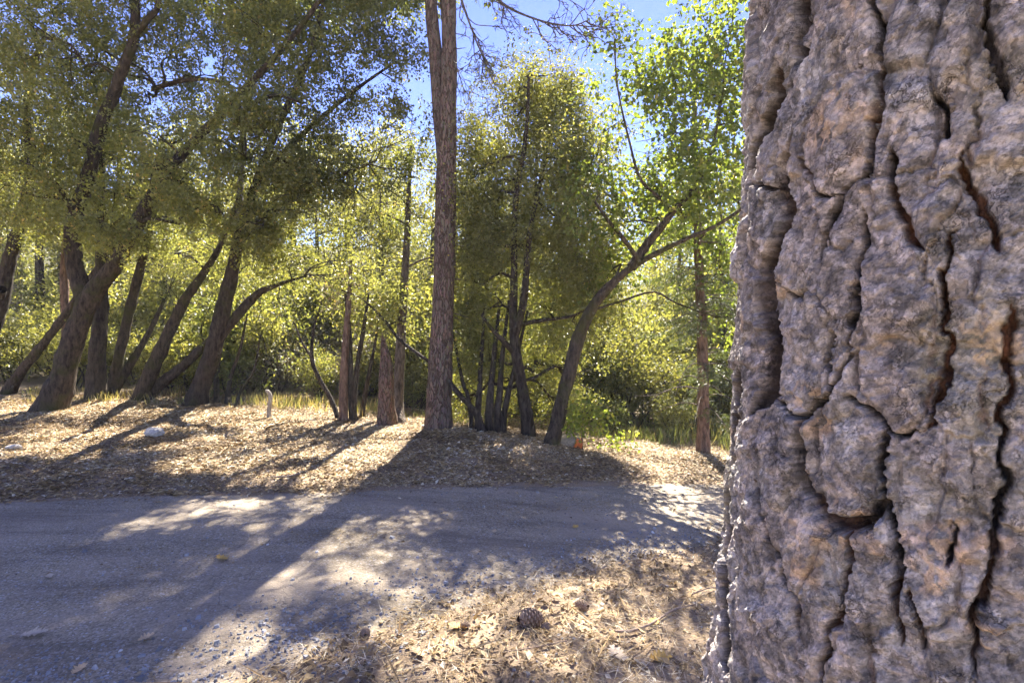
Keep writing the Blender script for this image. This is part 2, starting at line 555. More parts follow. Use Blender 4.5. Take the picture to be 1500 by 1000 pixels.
# ------------------------------------------------------------------ sunlit gaps in the canopy
# where the canopy is open towards the sun: patches of ground (pixel centre and radii turned into metres)
_lit_px = [
 (645, 832, 100, 34), (755, 836, 70, 18), (662, 733, 38, 12), (625, 765, 70, 18), (575, 795, 46, 15),
 (300, 745, 120, 13), (215, 768, 60, 9), (140, 797, 36, 8), (380, 770, 26, 8), (545, 762, 26, 7), (450, 738, 60, 9),
 (900, 750, 22, 10), (1042, 775, 22, 24), (1025, 733, 34, 12), (15, 800, 26, 15), (120, 776, 30, 6), (960, 722, 40, 5),
 (530, 678, 80, 34), (300, 662, 80, 18), (420, 702, 100, 14), (330, 690, 80, 18), (150, 640, 90, 9), (60, 705, 55, 12),
 (45, 640, 45, 14), (250, 605, 130, 8), (440, 622, 100, 9), (565, 642, 40, 16), (20, 722, 36, 7), (430, 660, 60, 14),
 (950, 672, 120, 15), (1000, 690, 80, 11), (720, 666, 25, 6), (690, 690, 22, 5), (835, 660, 24, 8), (200, 700, 60, 10), (120, 672, 60, 9),
 (905, 862, 100, 30), (720, 660, 60, 7), (770, 684, 60, 7), (690, 680, 40, 7), (1005, 850, 50, 38), (850, 912, 100, 24), (700, 962, 90, 28), (590, 975, 50, 18), (970, 930, 80, 20),
 (800, 968, 60, 22), (1000, 970, 40, 26), (930, 820, 60, 12), (620, 935, 50, 15)]
_lit = []
for (cx, cy, rx, ry) in _lit_px:
    c = hit(cx, cy); a = hit(cx, cy - ry); b = hit(cx, cy + ry)
    _lit.append((c[0], 0.5 * (a[1] + b[1]), rx / F * c[1], 0.5 * abs(a[1] - b[1])))
_lit = np.array(_lit)

def sun_shadow_xy(p):
    z = np.zeros(len(p))
    for _ in range(3):
        t = (p[:, 2] - z) / SUN_DIR[2]
        q = p[:, :2] - SUN_DIR[None, :2] * t[:, None]
        z = ground_z(q[:, 0], q[:, 1])
    return q

def open_to_sun(p, strength=0.94, grow=0.0):
    """True where a spray of leaves at p would shade one of the open patches"""
    q = sun_shadow_xy(p)
    wob = 0.6 * vnoise2(q[:, 0] * 3.0, q[:, 1] * 3.0, 77) + 0.5 * vnoise2(q[:, 0] * 9, q[:, 1] * 9, 78)
    inside = np.zeros(len(p), bool)
    for (x, y, rx, ry) in _lit:
        dd = ((q[:, 0] - x) / (rx + grow)) ** 2 + ((q[:, 1] - y) / (ry + grow)) ** 2
        inside |= (dd + wob) < 1.0
    return inside & (rng.random(len(p)) < strength)

# ------------------------------------------------------------------ foliage
class Leaves:
    def __init__(self):
        self.p, self.a, self.n, self.l, self.w, self.t = [], [], [], [], [], []
    def put(self, p, a, n, l, w, t):
        for s, v in zip((self.p, self.a, self.n, self.l, self.w, self.t), (p, a, n, l, w, t)):
            s.append(v)
    def blob(self, c, r, sprays, per=14, size=0.06, aspect=0.55, droop=0.35, spread=0.16, gap=0.0, gfreq=1.6, carve=True, shell=0.45, tone=0.0, seed=0, grow=0.04):
        """sprays of leaves filling an ellipsoid; returns spray centres"""
        d = norm(rng.normal(size=(sprays, 3)))
        rr = rng.random(sprays) ** shell
        c = np.asarray(c, float); r = np.asarray(r, float)
        edge = 1 + 0.36 * vnoise3(d * 2.1 + c[None] * 3.1, 31)
        sp = c + d * (rr * edge)[:, None] * r
        if gap > 0:
            nz = vnoise3(sp * gfreq, 21 + seed) + 0.5 * vnoise3(sp * gfreq * 2.3, 25 + seed)
            sp_k = nz > (gap - 1.0) * 0.9
            sp, d = sp[sp_k], d[sp_k]
        if carve and len(sp):
            k = ~open_to_sun(sp, 0.96, grow)
            sp, d = sp[k], d[k]
        n = len(sp)
        if n == 0:
            return sp
        ax = norm(d * 0.7 + rng.normal(size=(n, 3)) * 0.7 + np.array([0, 0, -droop]))
        up = np.repeat(sp, per, 0); axx = np.repeat(ax, per, 0)
        m = n * per
        t = rng.random(m)
        pos = up + axx * (t * spread * 1.6)[:, None] + rng.normal(size=(m, 3)) * spread * 0.36
        a = norm(axx * 0.5 + rng.normal(size=(m, 3)) * 0.8 + np.array([0, 0, -0.25]))
        nn = rng.normal(size=(m, 3)) * 0.75 + np.array([0, 0, 0.7])
        nn = norm(nn - a * np.sum(nn * a, 1, keepdims=True))
        L = size * rng.uniform(0.6, 1.25, m)
        st = np.repeat(rng.normal(size=n) * 0.13, per)
        to = np.clip(0.42 + tone + st + rng.normal(size=m) * 0.16, 0, 0.93)
        to = np.where(rng.random(m) < 0.012, 1.0, to)
        self.put(pos, a, nn, L, L * aspect * rng.uniform(0.8, 1.2, m), to)
        return sp
    def build(self, name, mat, parent=None, origin=None):
        p, a, n = np.vstack(self.p), np.vstack(self.a), np.vstack(self.n)
        l, w, t = (np.concatenate(x) for x in (self.l, self.w, self.t))
        b = np.cross(a, n)
        lift = n * (w * 0.22)[:, None]
        mid = p + a * (l * 0.46)[:, None]
        V = np.stack([p, mid + b * (w * 0.5)[:, None] + lift, p + a * l[:, None], mid - b * (w * 0.5)[:, None] + lift], 1).reshape(-1, 3)
        Fq = np.arange(len(p) * 4).reshape(-1, 4)
        return mesh_np(name, V, Fq, mat, parent, False, face_attr=t, origin=origin)
    def count(self):
        return sum(len(x) for x in self.p)

def wander(a, b, n=5, amp=0.08, sag=0.0):
    a, b = np.asarray(a, float), np.asarray(b, float)
    t = np.linspace(0, 1, n)[:, None]
    L = np.linalg.norm(b - a)
    q = a + (b - a) * t
    j = rng.normal(size=(n, 3)) * amp * L
    j[0] = 0; j[-1] = 0
    q = q + j
    q[:, 2] += sag * L * np.sin(np.pi * t[:, 0])
    return q

def branch_net(tubes, limbs, blobs, r0=0.03, twigs=6, sag=0.05):
    """thin branches from the limbs into every leaf mass, and twigs inside it"""
    if not limbs:
        return
    allp = np.vstack([l[0] for l in limbs]); allr = np.concatenate([l[1] for l in limbs])
    for (c, r) in blobs:
        c = np.asarray(c); r = np.asarray(r)
        dist = np.linalg.norm(allp - c, axis=1) + 0.9 * np.maximum(0, allp[:, 2] - c[2])
        i = int(np.argmin(dist))
        rb = min(r0, allr[i] * 0.6)
        q = wander(allp[i], c, 6, 0.05, sag)
        cc, rr = tubes.add(q, np.linspace(rb, rb * 0.45, 6), 6, 0.15, 0.06, 9, 3)
        for k in range(twigs):
            j = rng.integers(len(cc) // 2, len(cc))
            d = norm(rng.normal(size=3) + np.array([0, 0, 0.1]))
            e = c + d * r * rng.uniform(0.5, 0.95)
            q2 = wander(cc[j], e, 5, 0.08, 0.04)
            c2, _ = tubes.add(q2, np.linspace(rb * 0.42, 0.003, 5), 4, 0.16, 0)
            for h in range(2):
                j2 = rng.integers(1, len(c2))
                e2 = c2[j2] + norm(rng.normal(size=3)) * r * rng.uniform(0.2, 0.4)
                tubes.add(wander(c2[j2], e2, 4, 0.08), np.linspace(rb * 0.2, 0.002, 4), 3, 0.2, 0)

def px_path(pts):
    """[(px, py, depth, width_px)] -> points, radii"""
    p = np.array([P(a, b, d) for a, b, d, w in pts])
    r = np.array([0.5 * w / F * d for a, b, d, w in pts])
    return p, r

def cl(px, py, d, rx, ry, rd=None):
    c = P(px, py, d)
    ax, az = rx / F * d, ry / F * d
    return c, np.array([ax, rd if rd else 0.5 * (ax + az), az])

def stem_base(px, py, w, rest):
    """trunk path that starts a little under the ground at the pixel its base is seen at"""
    b = hit(px, py)
    d0 = b[1]
    pts = [(px, py + 0.25 * F / d0, d0, w)] + [(px, py, d0, w)] + [(a, bb, d0 + dd, ww) for a, bb, dd, ww in rest]
    for i in range(1, len(pts) - 1):          # widths were read along the horizontal: true girth is smaller where a stem leans
        dx, dy = pts[i + 1][0] - pts[i - 1][0], pts[i + 1][1] - pts[i - 1][1]
        k = max(0.6, abs(dy) / math.hypot(dx, dy)) * 0.95
        pts[i] = (pts[i][0], pts[i][1], pts[i][2], pts[i][3] * k)
    return b, px_path(pts)

def broad_tree(name, label, cat, group, bark, leaf, base, trunk, limbs=(), blobs=(), size=0.052, aspect=0.6, per=18, rough=0.13,
               gap=0.55, r0=0.03, twigs=6, tone=0.0, flare=0.42, spread=0.16, droop=0.35, sides=18, dens=1.4, girth=.7):
    t = thing(name, label, cat, base, group)
    T = Tubes()
    seed = int(rng.integers(1000))
    c, r = T.add(trunk[0], np.asarray(trunk[1]) * girth, sides, 0.05, rough, 7, seed, flare=flare)
    T.build('trunk', bark, t, base)
    lim = [(c[len(c) // 3:], r[len(c) // 3:])]
    for lp in limbs:
        B = Tubes()
        c2, r2 = B.add(lp[0], np.asarray(lp[1]) * (girth + .07), 12, 0.06, rough, 8, seed + 3)
        B.build('limb', bark, t, base)
        lim.append((c2[1:], r2[1:]))
    if blobs:
        Bn = Tubes()
        branch_net(Bn, lim, [b[0] for b in blobs], r0, twigs)
        tag(Bn.build('branches', bark, t, base), kind='stuff')
        Lf = Leaves()
        for (b, n, kw) in blobs:
            n = int(n * dens)
            k = dict(per=per, size=size, aspect=aspect, gap=gap, tone=tone, spread=spread, droop=droop)
            k.update(kw)
            Lf.blob(b[0], b[1], n, **k)
        if Lf.p:
            tag(Lf.build('crown', leaf, t, base), kind='stuff')
    return t

def near(path, depth_shift=0.0):
    return px_path(path)

# ---- forked oak at the left
b, tr = stem_base(75, 604, 62, [(92, 550, 0, 50), (110, 490, 0, 44), (135, 430, 0, 46), (170, 385, 0, 38), (222, 290, -.1, 33), (270, 222, -.2, 27), (330, 162, -.3, 24), (392, 95, -.4, 19), (440, 40, -.5, 14), (490, -30, -.6, 9)])
D = b[1]
lim1 = px_path([(128, 440, D, 34), (110, 395, D, 28), (108, 335, D, 26), (130, 255, D, 24), (148, 185, D - .1, 22), (176, 112, D - .2, 20), (198, 45, D - .3, 18), (196, -40, D - .3, 13), (215, -160, D - .3, 8)])
lim1b = px_path([(190, 60, D - .3, 14), (215, 30, D - .4, 11), (232, 5, D - .4, 10), (225, -60, D - .4, 8)])
lim1c = px_path([(112, 320, D, 12), (90, 280, D - .3, 9), (60, 250, D - .6, 6), (30, 235, D - .9, 4)])
lim1d = px_path([(225, 130, D + .6, 9), (270, 118, D + .3, 8), (315, 118, D + .2, 6), (360, 135, D + .2, 3)])
lim1e = px_path([(320, 168, D - .3, 12), (350, 165, D - .5, 9), (400, 140, D - .8, 7), (440, 150, D - 1, 4)])
bl = []
for (x, y, d, rx, ry, n) in [(40, 50, -.5, 110, 85, 620), (140, 60, .6, 110, 90, 420), (30, 190, -.6, 90, 70, 480), (110, 210, .4, 90, 60, 380), (60, 290, -.3, 85, 50, 380),
                             (260, 60, .8, 80, 75, 330), (235, 200, -.2, 70, 50, 300), (280, 270, -.5, 75, 50, 360), (190, 290, .5, 70, 50, 260), (-60, 150, 0, 90, 150, 300),
                             (360, 230, -.6, 75, 60, 380), (230, 245, -1.0, 50, 35, 130), (345, 165, -1.1, 50, 35, 140), (150, 330, -.9, 40, 28, 90), (90, 90, .9, 130, 80, 330), (300, 110, 1.1, 110, 80, 300), (200, 160, 1.3, 110, 70, 240), (420, 150, .7, 90, 80, 280), (330, 30, -.2, 90, 50, 240), (30, 20, .5, 110, 50, 220), (200, 15, -.4, 90, 40, 190), (400, 60, .1, 75, 70, 420), (200, 350, -.2, 50, 28, 160), (330, 320, -.4, 60, 30, 200)]:
    bl.append((cl(x, y, D + d, rx * 1.18, ry * 1.15), n, dict(gap=.92, gfreq=2.1, size=.06, spread=.125)))
for (x, y, d, rx, ry, n) in [(40, -120, 0, 170, 110, 260), (240, -130, .5, 170, 110, 260), (420, -110, .2, 140, 100, 230)]:
    bl.append((cl(x, y, D + d, rx, ry), n, dict(size=0.10, per=12, gap=0.35)))
broad_tree('oak_tree', 'forked oak with a mossy leaning trunk, nearest the road at far left', 'tree', 'oaks on the left bank', M['oak_bark'], M['oak_leaf'], b, tr, [lim1, lim1b, lim1c, lim1d, lim1e], bl)

# ---- oak leaning at the right end of the left group
b, tr = stem_base(285, 596, 44, [(298, 552, 0, 38), (312, 515, 0, 36), (326, 455, 0, 33), (340, 400, 0, 28), (352, 345, -.1, 24), (375, 270, -.2, 20), (410, 180, -.4, 16), (450, 90, -.6, 12), (480, -20, -.7, 8)])
D = b[1]
l1 = px_path([(318, 500, D, 20), (345, 465, D + .1, 18), (378, 430, D + .2, 14), (410, 416, D + .2, 8), (445, 405, D + .2, 4)])
l2 = px_path([(350, 350, D, 14), (400, 310, D - .4, 11), (470, 270, D - .8, 8), (540, 240, D - 1.1, 5)])
l3 = px_path([(380, 262, D, 12), (440, 200, D - .3, 10), (510, 140, D - .6, 7), (580, 90, D - .8, 4)])
bl = []
for (x, y, d, rx, ry, n) in [(430, 320, -.5, 75, 60, 420), (500, 360, -.8, 65, 55, 360), (560, 330, -.9, 60, 60, 330), (460, 230, -.9, 85, 65, 480), (550, 220, -1.0, 80, 65, 430),
                             (500, 130, -.9, 90, 70, 480), (580, 120, -.8, 60, 70, 330), (470, 40, -.6, 90, 65, 420), (570, 30, -.8, 60, 60, 260), (370, 330, -.4, 50, 50, 240),
                             (540, 415, -.9, 45, 35, 180), (385, 330, -1.2, 50, 40, 200), (430, 275, -1.3, 55, 45, 220), (395, 220, -1.2, 50, 45, 180), (600, 200, -1.0, 40, 70, 200), (480, 410, -.6, 50, 30, 170), (590, 390, -.8, 40, 40, 170), (520, 300, -1.2, 60, 50, 240), (420, 380, .2, 50, 30, 130), (610, 260, -1.0, 35, 60, 140), (350, 400, .4, 40, 22, 70), (615, 330, -.6, 28, 40, 90)]:
    bl.append((cl(x, y, D + d, rx * 1.15, ry * 1.12), int(n * .95), dict(gap=.9, gfreq=2.1, size=.06, spread=.125)))
for (x, y, d, rx, ry, n) in [(540, -110, -.6, 120, 90, 250)]:
    bl.append((cl(x, y, D + d, rx, ry), n, dict(size=0.10, per=12, gap=0.35)))
broad_tree('oak_tree', 'straight trunked leaning oak, rightmost of the left group, with a bare side limb', 'tree', 'oaks on the left bank', M['oak_bark_dark'], M['oak_leaf'], b, tr, [l1, l2, l3], bl)

# ---- the other oaks of the left group
b, tr = stem_base(-48, 580, 34, [(-25, 520, 0, 30), (0, 450, 0, 28), (15, 375, 0, 26), (33, 315, 0, 24), (45, 240, 0, 20), (40, 150, .2, 15), (60, 60, .4, 10)])
D = b[1]
cut = px_path([(-2, 440, D, 18), (2, 425, D - .25, 15), (3, 424, D - .3, 15)])
broad_tree('oak_tree', 'oak trunk cut off by the left edge, with a sawn limb', 'tree', 'oaks on the left bank', M['oak_bark_dark'], M['oak_leaf'], b, tr, [cut],
           [(cl(10, 330, D - .3, 70, 40), 170, {}), (cl(-20, 250, D - .2, 70, 50), 240, {}), (cl(60, 120, D, 90, 80), 260, {})])
b, tr = stem_base(12, 578, 26, [(30, 545, 0, 24), (52, 518, 0, 23), (95, 462, .1, 20), (135, 405, .2, 17), (175, 340, .3, 13), (205, 260, .4, 9)])
D = b[1]
broad_tree('oak_tree', 'slender oak leaning hard right behind the forked oak', 'tree', 'oaks on the left bank', M['oak_bark'], M['wood_leaf'], b, tr, [],
           [(cl(190, 300, D + .3, 70, 45), 200, {}), (cl(150, 350, D + .6, 50, 30), 90, {})])
b, tr = stem_base(142, 587, 38, [(141, 550, 0, 34), (144, 500, 0, 32), (147, 440, 0, 28), (150, 370, 0, 24), (146, 280, 0, 19), (150, 160, 0, 13)])
D = b[1]
broad_tree('oak_tree', 'upright thick oak trunk just right of the forked oak', 'tree', 'oaks on the left bank', M['oak_bark_dark'], M['oak_leaf'], b, tr, [],
           [(cl(150, 330, D, 60, 40), 160, {}), (cl(170, 230, D + .3, 90, 60), 220, {}), (cl(140, 130, D + .3, 100, 70), 220, {})])
b, tr = stem_base(164, 582, 26, [(170, 550, 0, 23), (176, 515, 0, 21), (190, 455, 0, 20), (204, 400, 0, 18), (216, 350, 0, 14), (235, 270, 0, 10)])
D = b[1]
l1 = px_path([(168, 575, D, 14), (184, 545, D + .1, 15), (202, 515, D + .2, 13), (222, 480, D + .4, 9), (240, 440, D + .6, 6)])
broad_tree('oak_tree', 'thin oak with a low second stem, pressed against the upright oak', 'tree', 'oaks on the left bank', M['oak_bark'], M['oak_leaf'], b, tr, [l1],
           [(cl(225, 320, D, 60, 40), 170, {}), (cl(255, 250, D + .4, 70, 50), 170, {})])
b, tr = stem_base(206, 589, 36, [(218, 552, 0, 32), (234, 515, 0, 30), (252, 478, 0, 26), (272, 438, 0, 23), (300, 398, .1, 17), (325, 355, .2, 12), (350, 290, .4, 8)])
D = b[1]
l1 = px_path([(212, 585, D, 20), (232, 565, D + .1, 22), (255, 547, D + .1, 19), (290, 515, D + .2, 16), (330, 478, D + .4, 11), (360, 440, D + .6, 6)])
broad_tree('oak_tree', 'oak with two leaning stems from one base, left of the bare limbed oak', 'tree', 'oaks on the left bank', M['oak_bark'], M['wood_leaf'], b, tr, [l1],
           [(cl(320, 370, D + .3, 60, 35), 150, {}), (cl(260, 370, D + .8, 60, 30), 110, {}), (cl(350, 420, D + .8, 45, 22), 70, {})])

# ---- dense multi-stemmed oak in the middle
b, tr = stem_base(775, 642, 24, [(770, 600, 0, 21), (764, 560, 0, 19), (755, 510, 0, 18), (752, 460, 0, 15), (753, 400, 0, 12), (755, 300, 0, 10), (770, 200, 0, 7), (775, 110, 0, 4)])
D = b[1]
l1 = px_path([(753, 495, D, 12), (764, 455, D - .1, 12), (770, 410, D - .1, 10), (778, 330, D, 8), (800, 230, 9, 5)])
l2 = px_path([(755, 520, D, 8), (738, 500, D - .1, 8), (722, 484, D - .2, 6), (705, 460, D - .2, 4)])
l3 = px_path([(762, 475, D, 7), (800, 468, D + .2, 6), (840, 462, D + .3, 4), (880, 440, D + .4, 3)])
bl = []
for (x, y, d, rx, ry, n) in [(775, 140, .9, 55, 55, 360), (740, 190, 1.0, 50, 55, 320), (820, 170, 1.0, 50, 60, 330), (720, 270, .7, 50, 60, 340), (790, 260, .7, 65, 70, 480), (850, 270, .9, 45, 70, 300),
                             (710, 360, .3, 42, 55, 300), (770, 360, .4, 60, 60, 400), (840, 370, .5, 50, 60, 320), (720, 450, .2, 50, 50, 300), (800, 450, .6, 60, 45, 300), (860, 460, .9, 40, 45, 180),
                             (780, 300, .9, 122, 220, 1750), (705, 330, .9, 55, 150, 480), (862, 330, 1.0, 58, 160, 520), (690, 410, .7, 45, 80, 300), (868, 420, .8, 48, 80, 300), (880, 520, 1.0, 45, 60, 200), (690, 250, .9, 36, 60, 200), (840, 120, 1.1, 40, 40, 160), (705, 170, 1.1, 30, 40, 110), (680, 590, .9, 40, 35, 110), (830, 600, 1.3, 50, 30, 120), (700, 300, 1.0, 38, 90, 240), (862, 230, 1.0, 30, 90, 180), (705, 530, .5, 40, 45, 210), (800, 530, 1.0, 45, 50, 200), (850, 550, 1.2, 40, 50, 180), (740, 560, .8, 40, 40, 150)]:
    bl.append((cl(x, y, D + d, rx, ry), n, dict(carve=n < 350, gap=.4 if n < 1000 else .62)))
broad_tree('oak_tree', 'tall bushy oval oak with thin dark stems, right of the central pine', 'tree', None, M['oak_bark_dark'], M['bush_leaf'], b, tr, [l1, l2, l3], bl, size=0.05, gap=0.4, flare=0.25, tone=0.08, dens=1.15, girth=.9)

# ---- clump of dark stems behind the pine
b, tr = stem_base(706, 636, 20, [(700, 610, 0, 17), (690, 596, 0, 17), (668, 572, .1, 16), (642, 540, .3, 15), (615, 520, .5, 12), (585, 497, .7, 10), (562, 468, .9, 8), (530, 438, 1.1, 5), (500, 425, 1.2, 3)])
D = b[1]
st = []
for (x0, x1, yt, w) in [(716, 722, 540, 16), (728, 735, 530, 15), (738, 752, 545, 12), (700, 704, 540, 12), (690, 678, 560, 9)]:
    st.append(px_path([(x0, 645, D + .15, w * 1.15), (x0, 610, D + .15, w), ((x0 + x1) / 2, 575, D + .2, w * .85), (x1, yt, D + .3, w * .7), (x1 + (x1 - x0) * 1.5, yt - 90, D + .5, w * .35)]))
bl = [(cl(x, y, D + d, rx, ry), n, {}) for (x, y, d, rx, ry, n) in [(690, 480, .8, 45, 50, 170), (730, 470, 1.0, 50, 60, 180), (545, 425, 1.2, 50, 45, 240), (600, 470, 1.2, 45, 40, 160), (690, 560, .9, 30, 25, 60)]]
broad_tree('oak_tree', 'clump of dark oak stems, one arching left behind the central pine', 'tree', None, M['oak_bark_dark'], M['oak_leaf'], b, tr, st, bl, flare=0.2)

# ---- leaning oak at the right with a forked limb
b, tr = stem_base(808, 654, 33, [(818, 610, 0, 29), (830, 560, 0, 27), (846, 500, 0, 27), (868, 450, -.1, 25), (900, 412, -.2, 24), (928, 390, -.3, 22), (960, 372, -.4, 17), (1005, 350, -.5, 14), (1050, 330, -.6, 11), (1110, 290, -.7, 7)])
D = b[1]
l1 = px_path([(925, 392, D - .3, 18), (945, 362, D - .3, 16), (962, 340, D - .3, 14), (990, 305, D - .3, 12), (1020, 270, D - .2, 9), (1045, 210, D, 6), (1060, 120, D, 4)])
l2 = px_path([(938, 385, D - .4, 9), (915, 352, D - .5, 8), (890, 322, D - .6, 6), (872, 296, D - .6, 4)])
l3 = px_path([(985, 308, D - .3, 7), (960, 285, D - .5, 6), (938, 262, D - .6, 5), (925, 220, D - .6, 4), (905, 130, D - .5, 3), (900, 60, D - .5, 2)])
bl = []
for (x, y, d, rx, ry, n) in [(1060, 70, 0, 70, 70, 300), (1010, 140, .2, 70, 55, 260), (1075, 180, 0, 65, 60, 260), (960, 190, .1, 55, 50, 190), (1010, 235, -.3, 65, 45, 220), (920, 250, -.4, 50, 40, 160),
                             (880, 285, -.5, 45, 35, 130), (1060, 280, -.4, 55, 40, 180), (900, 90, .1, 28, 50, 190), (905, 170, .1, 34, 40, 200), (950, 130, .3, 40, 35, 180), (930, 200, .2, 45, 30, 150), (985, 90, .3, 40, 30, 110), (1140, 120, .2, 90, 150, 120), (970, 290, -.5, 45, 25, 70), (1000, 320, .4, 60, 35, 160), (900, 390, .6, 45, 40, 130), (885, 210, .5, 35, 55, 130), (940, 330, .8, 50, 40, 130), (910, 320, .5, 40, 35, 130), (1060, 380, .4, 40, 40, 130), (1075, 460, .9, 35, 45, 90), (960, 240, .6, 60, 50, 170), (890, 30, 0, 16, 20, 18)]:
    bl.append((cl(x, y, D + d, rx * 1.25, ry * 1.25, .55), int(n * .5), dict(gap=0.8, gfreq=2.4)))
for (x, y, d, rx, ry, n) in [(1080, -80, .2, 110, 60, 60)]:
    bl.append((cl(x, y, D + d, rx, ry), n, dict(gap=0.35, size=0.12)))
broad_tree('black_oak_tree', 'oak leaning right over the clearing with pale green leaves, left of the big trunk', 'tree', None, M['oak_bark'], M['lobed_leaf'], b, tr, [l1, l2, l3], bl,
           size=0.085, aspect=0.72, per=10, spread=0.2, twigs=5, r0=0.022, flare=0.4, girth=.78)

# ------------------------------------------------------------------ central pine
def central_pine():
    b, tr = stem_base(642, 631, 44, [(643, 590, 0, 39), (645, 540, 0, 37), (648, 470, 0, 34), (651, 400, 0, 33), (653, 300, 0, 32), (655, 200, 0, 29), (658, 100, 0, 24), (658, 0, 0, 21), (660, -250, 0, 16), (662, -650, 0, 8)])
    D = b[1]
    t = thing('pine_tree', 'tall straight pine with scaly red brown bark in the middle', 'tree', b)
    T = Tubes(); c, r = T.add(tr[0], tr[1], 28, 0.05, 0.06, 9, 4, flare=0.30, nmax=260)
    T.build('trunk', M['pine_bark'], t, b)
    T = Tubes(); p = px_path([(652, 250, D + .05, 20), (645, 170, D + .08, 22), (639, 90, D + .1, 20), (631, 0, D + .1, 18), (622, -200, D + .2, 13), (615, -500, D + .3, 7)])
    T.add(p[0], p[1], 20, 0.06, 0.05, 9, 14)
    T.build('second_leader', M['pine_bark'], t, b)
    B = Tubes(); Lf = Leaves()
    def needles(q, n=16, ln=0.11):
        k = len(q)
        for i in range(k):
            a = norm(rng.normal(size=(n, 3)) + np.array([0, 0, -0.1]))
            nn = norm(np.cross(a, rng.normal(size=(n, 3))))
            Lf.put(np.repeat(q[i:i + 1], n, 0), a, nn, ln * rng.uniform(0.6, 1.1, n), np.full(n, 0.006), rng.random(n))
    def bough(path, r, sub, ntip):
        c, _ = B.add(path, np.linspace(r, r * 0.25, len(path)), 7, 0.08, 0.05, 12, 8)
        tips = []
        for k in range(sub):
            j = int(rng.integers(int(len(c) * 0.2), len(c) - 1))
            d = norm((c[min(j + 2, len(c) - 1)] - c[j - 1]) * 2.0 / np.linalg.norm(c[min(j + 2, len(c) - 1)] - c[j - 1]) * 0.7 + rng.normal(size=3) * 0.75 + np.array([0, 0, -0.35]))
            Ls = rng.uniform(0.25, 0.75)
            q = wander(c[j], c[j] + d * Ls, 5, 0.07, -0.08)
            c2, _ = B.add(q, np.linspace(r * 0.35, 0.004, 5), 5, 0.07, 0)
            for h in range(4):
                j2 = int(rng.integers(1, len(c2)))
                d2 = norm(d + rng.normal(size=3) * 0.8 + np.array([0, 0, 0.15]))
                c3, _ = B.add(wander(c2[j2], c2[j2] + d2 * rng.uniform(0.1, 0.3), 4, 0.1), np.linspace(0.006, 0.0035, 4), 4, 0.06, 0)
                if rng.random() < ntip:
                    tips.append(c3[-1])
        if tips:
            needles(np.array(tips), 14, 0.085)
    z = D - .4
    bough([P(664, -60, D), P(700, -30, z), P(740, 8, z - .2), P(790, 30, z - .4), P(835, 38, z - .5), P(862, 30, z - .6)], 0.026, 22, 0.35)
    bough([P(664, -40, D), P(676, 0, z), P(690, 40, z - .2), P(704, 75, z - .3), P(722, 105, z - .4)], 0.024, 18, 0.3)
    bough([P(664, -80, D), P(720, -60, z + .3), P(800, -20, z + .4), P(850, 10, z + .6)], 0.02, 16, 0.3)
    bough([P(660, 75, D), P(676, 120, z), P(684, 150, z - .1)], 0.012, 6, 0.2)
    for k in range(16):                       # short dead stubs on the stem
        yy = rng.uniform(20, 560); xx = 652 + rng.choice([-1, 1]) * 14
        s = P(xx, yy, D - .05)
        B.add(wander(s, s + np.array([np.sign(xx - 652) * rng.uniform(.08, .3), rng.normal() * .12, rng.uniform(-.12, .05)]), 4, 0.1), [0.011, 0.008, 0.006, 0.003], 5, 0.08, 0)
    for (x, y, n) in [(560, -260, 30), (720, -280, 30), (640, -420, 40), (800, -330, 20)]:
        c0, r0 = cl(x, y, D, 90, 60)
        B.add(wander(P(655, y - 20, D), c0, 5, 0.05), np.linspace(0.035, 0.01, 5), 6, 0.1, 0)
        needles(c0 + rng.normal(size=(n * 4, 3)) * r0 * 0.5, 16, 0.2)
    tag(B.build('branches', M['grey_bark'], t, b), kind='stuff')
    tag(Lf.build('crown', M['pine_needle'], t, b), kind='stuff')
central_pine()

# ------------------------------------------------------------------ slim trunks between the groups
def simple_stem(name, label, mat, px, py, w, rest, group=None, flare=0.15, rough=0.06, blobs=(), leaf=None, limbs=(), cat='tree'):
    b, tr = stem_base(px, py, w, rest)
    t = thing(name, label, cat, b, group)
    T = Tubes(); c, r = T.add(tr[0], tr[1], 14, 0.05, rough, 9, int(rng.integers(999)), flare=flare)
    T.build('trunk', mat, t, b)
    D = b[1]
    lim = [(c[len(c) // 2:], r[len(c) // 2:])]
    for lp in limbs:
        B = Tubes(); q = px_path([(x, y, D + dd, ww) for x, y, dd, ww in lp]); c2, r2 = B.add(q[0], q[1], 9, 0.06, rough, 9, 3); B.build('limb', mat, t, b)
        lim.append((c2, r2))
    if blobs:
        bl = [cl(x, y, D + d, rx, ry) for (x, y, d, rx, ry, n) in blobs]
        Bn = Tubes(); branch_net(Bn, lim, bl, 0.02, 4); tag(Bn.build('branches', mat, t, b), kind='stuff')
        Lf = Leaves()
        for q, s in zip(bl, blobs):
            Lf.blob(q[0], q[1], s[5], size=0.07, gap=0.5)
        if Lf.p: tag(Lf.build('crown', leaf, t, b), kind='stuff')
    return t

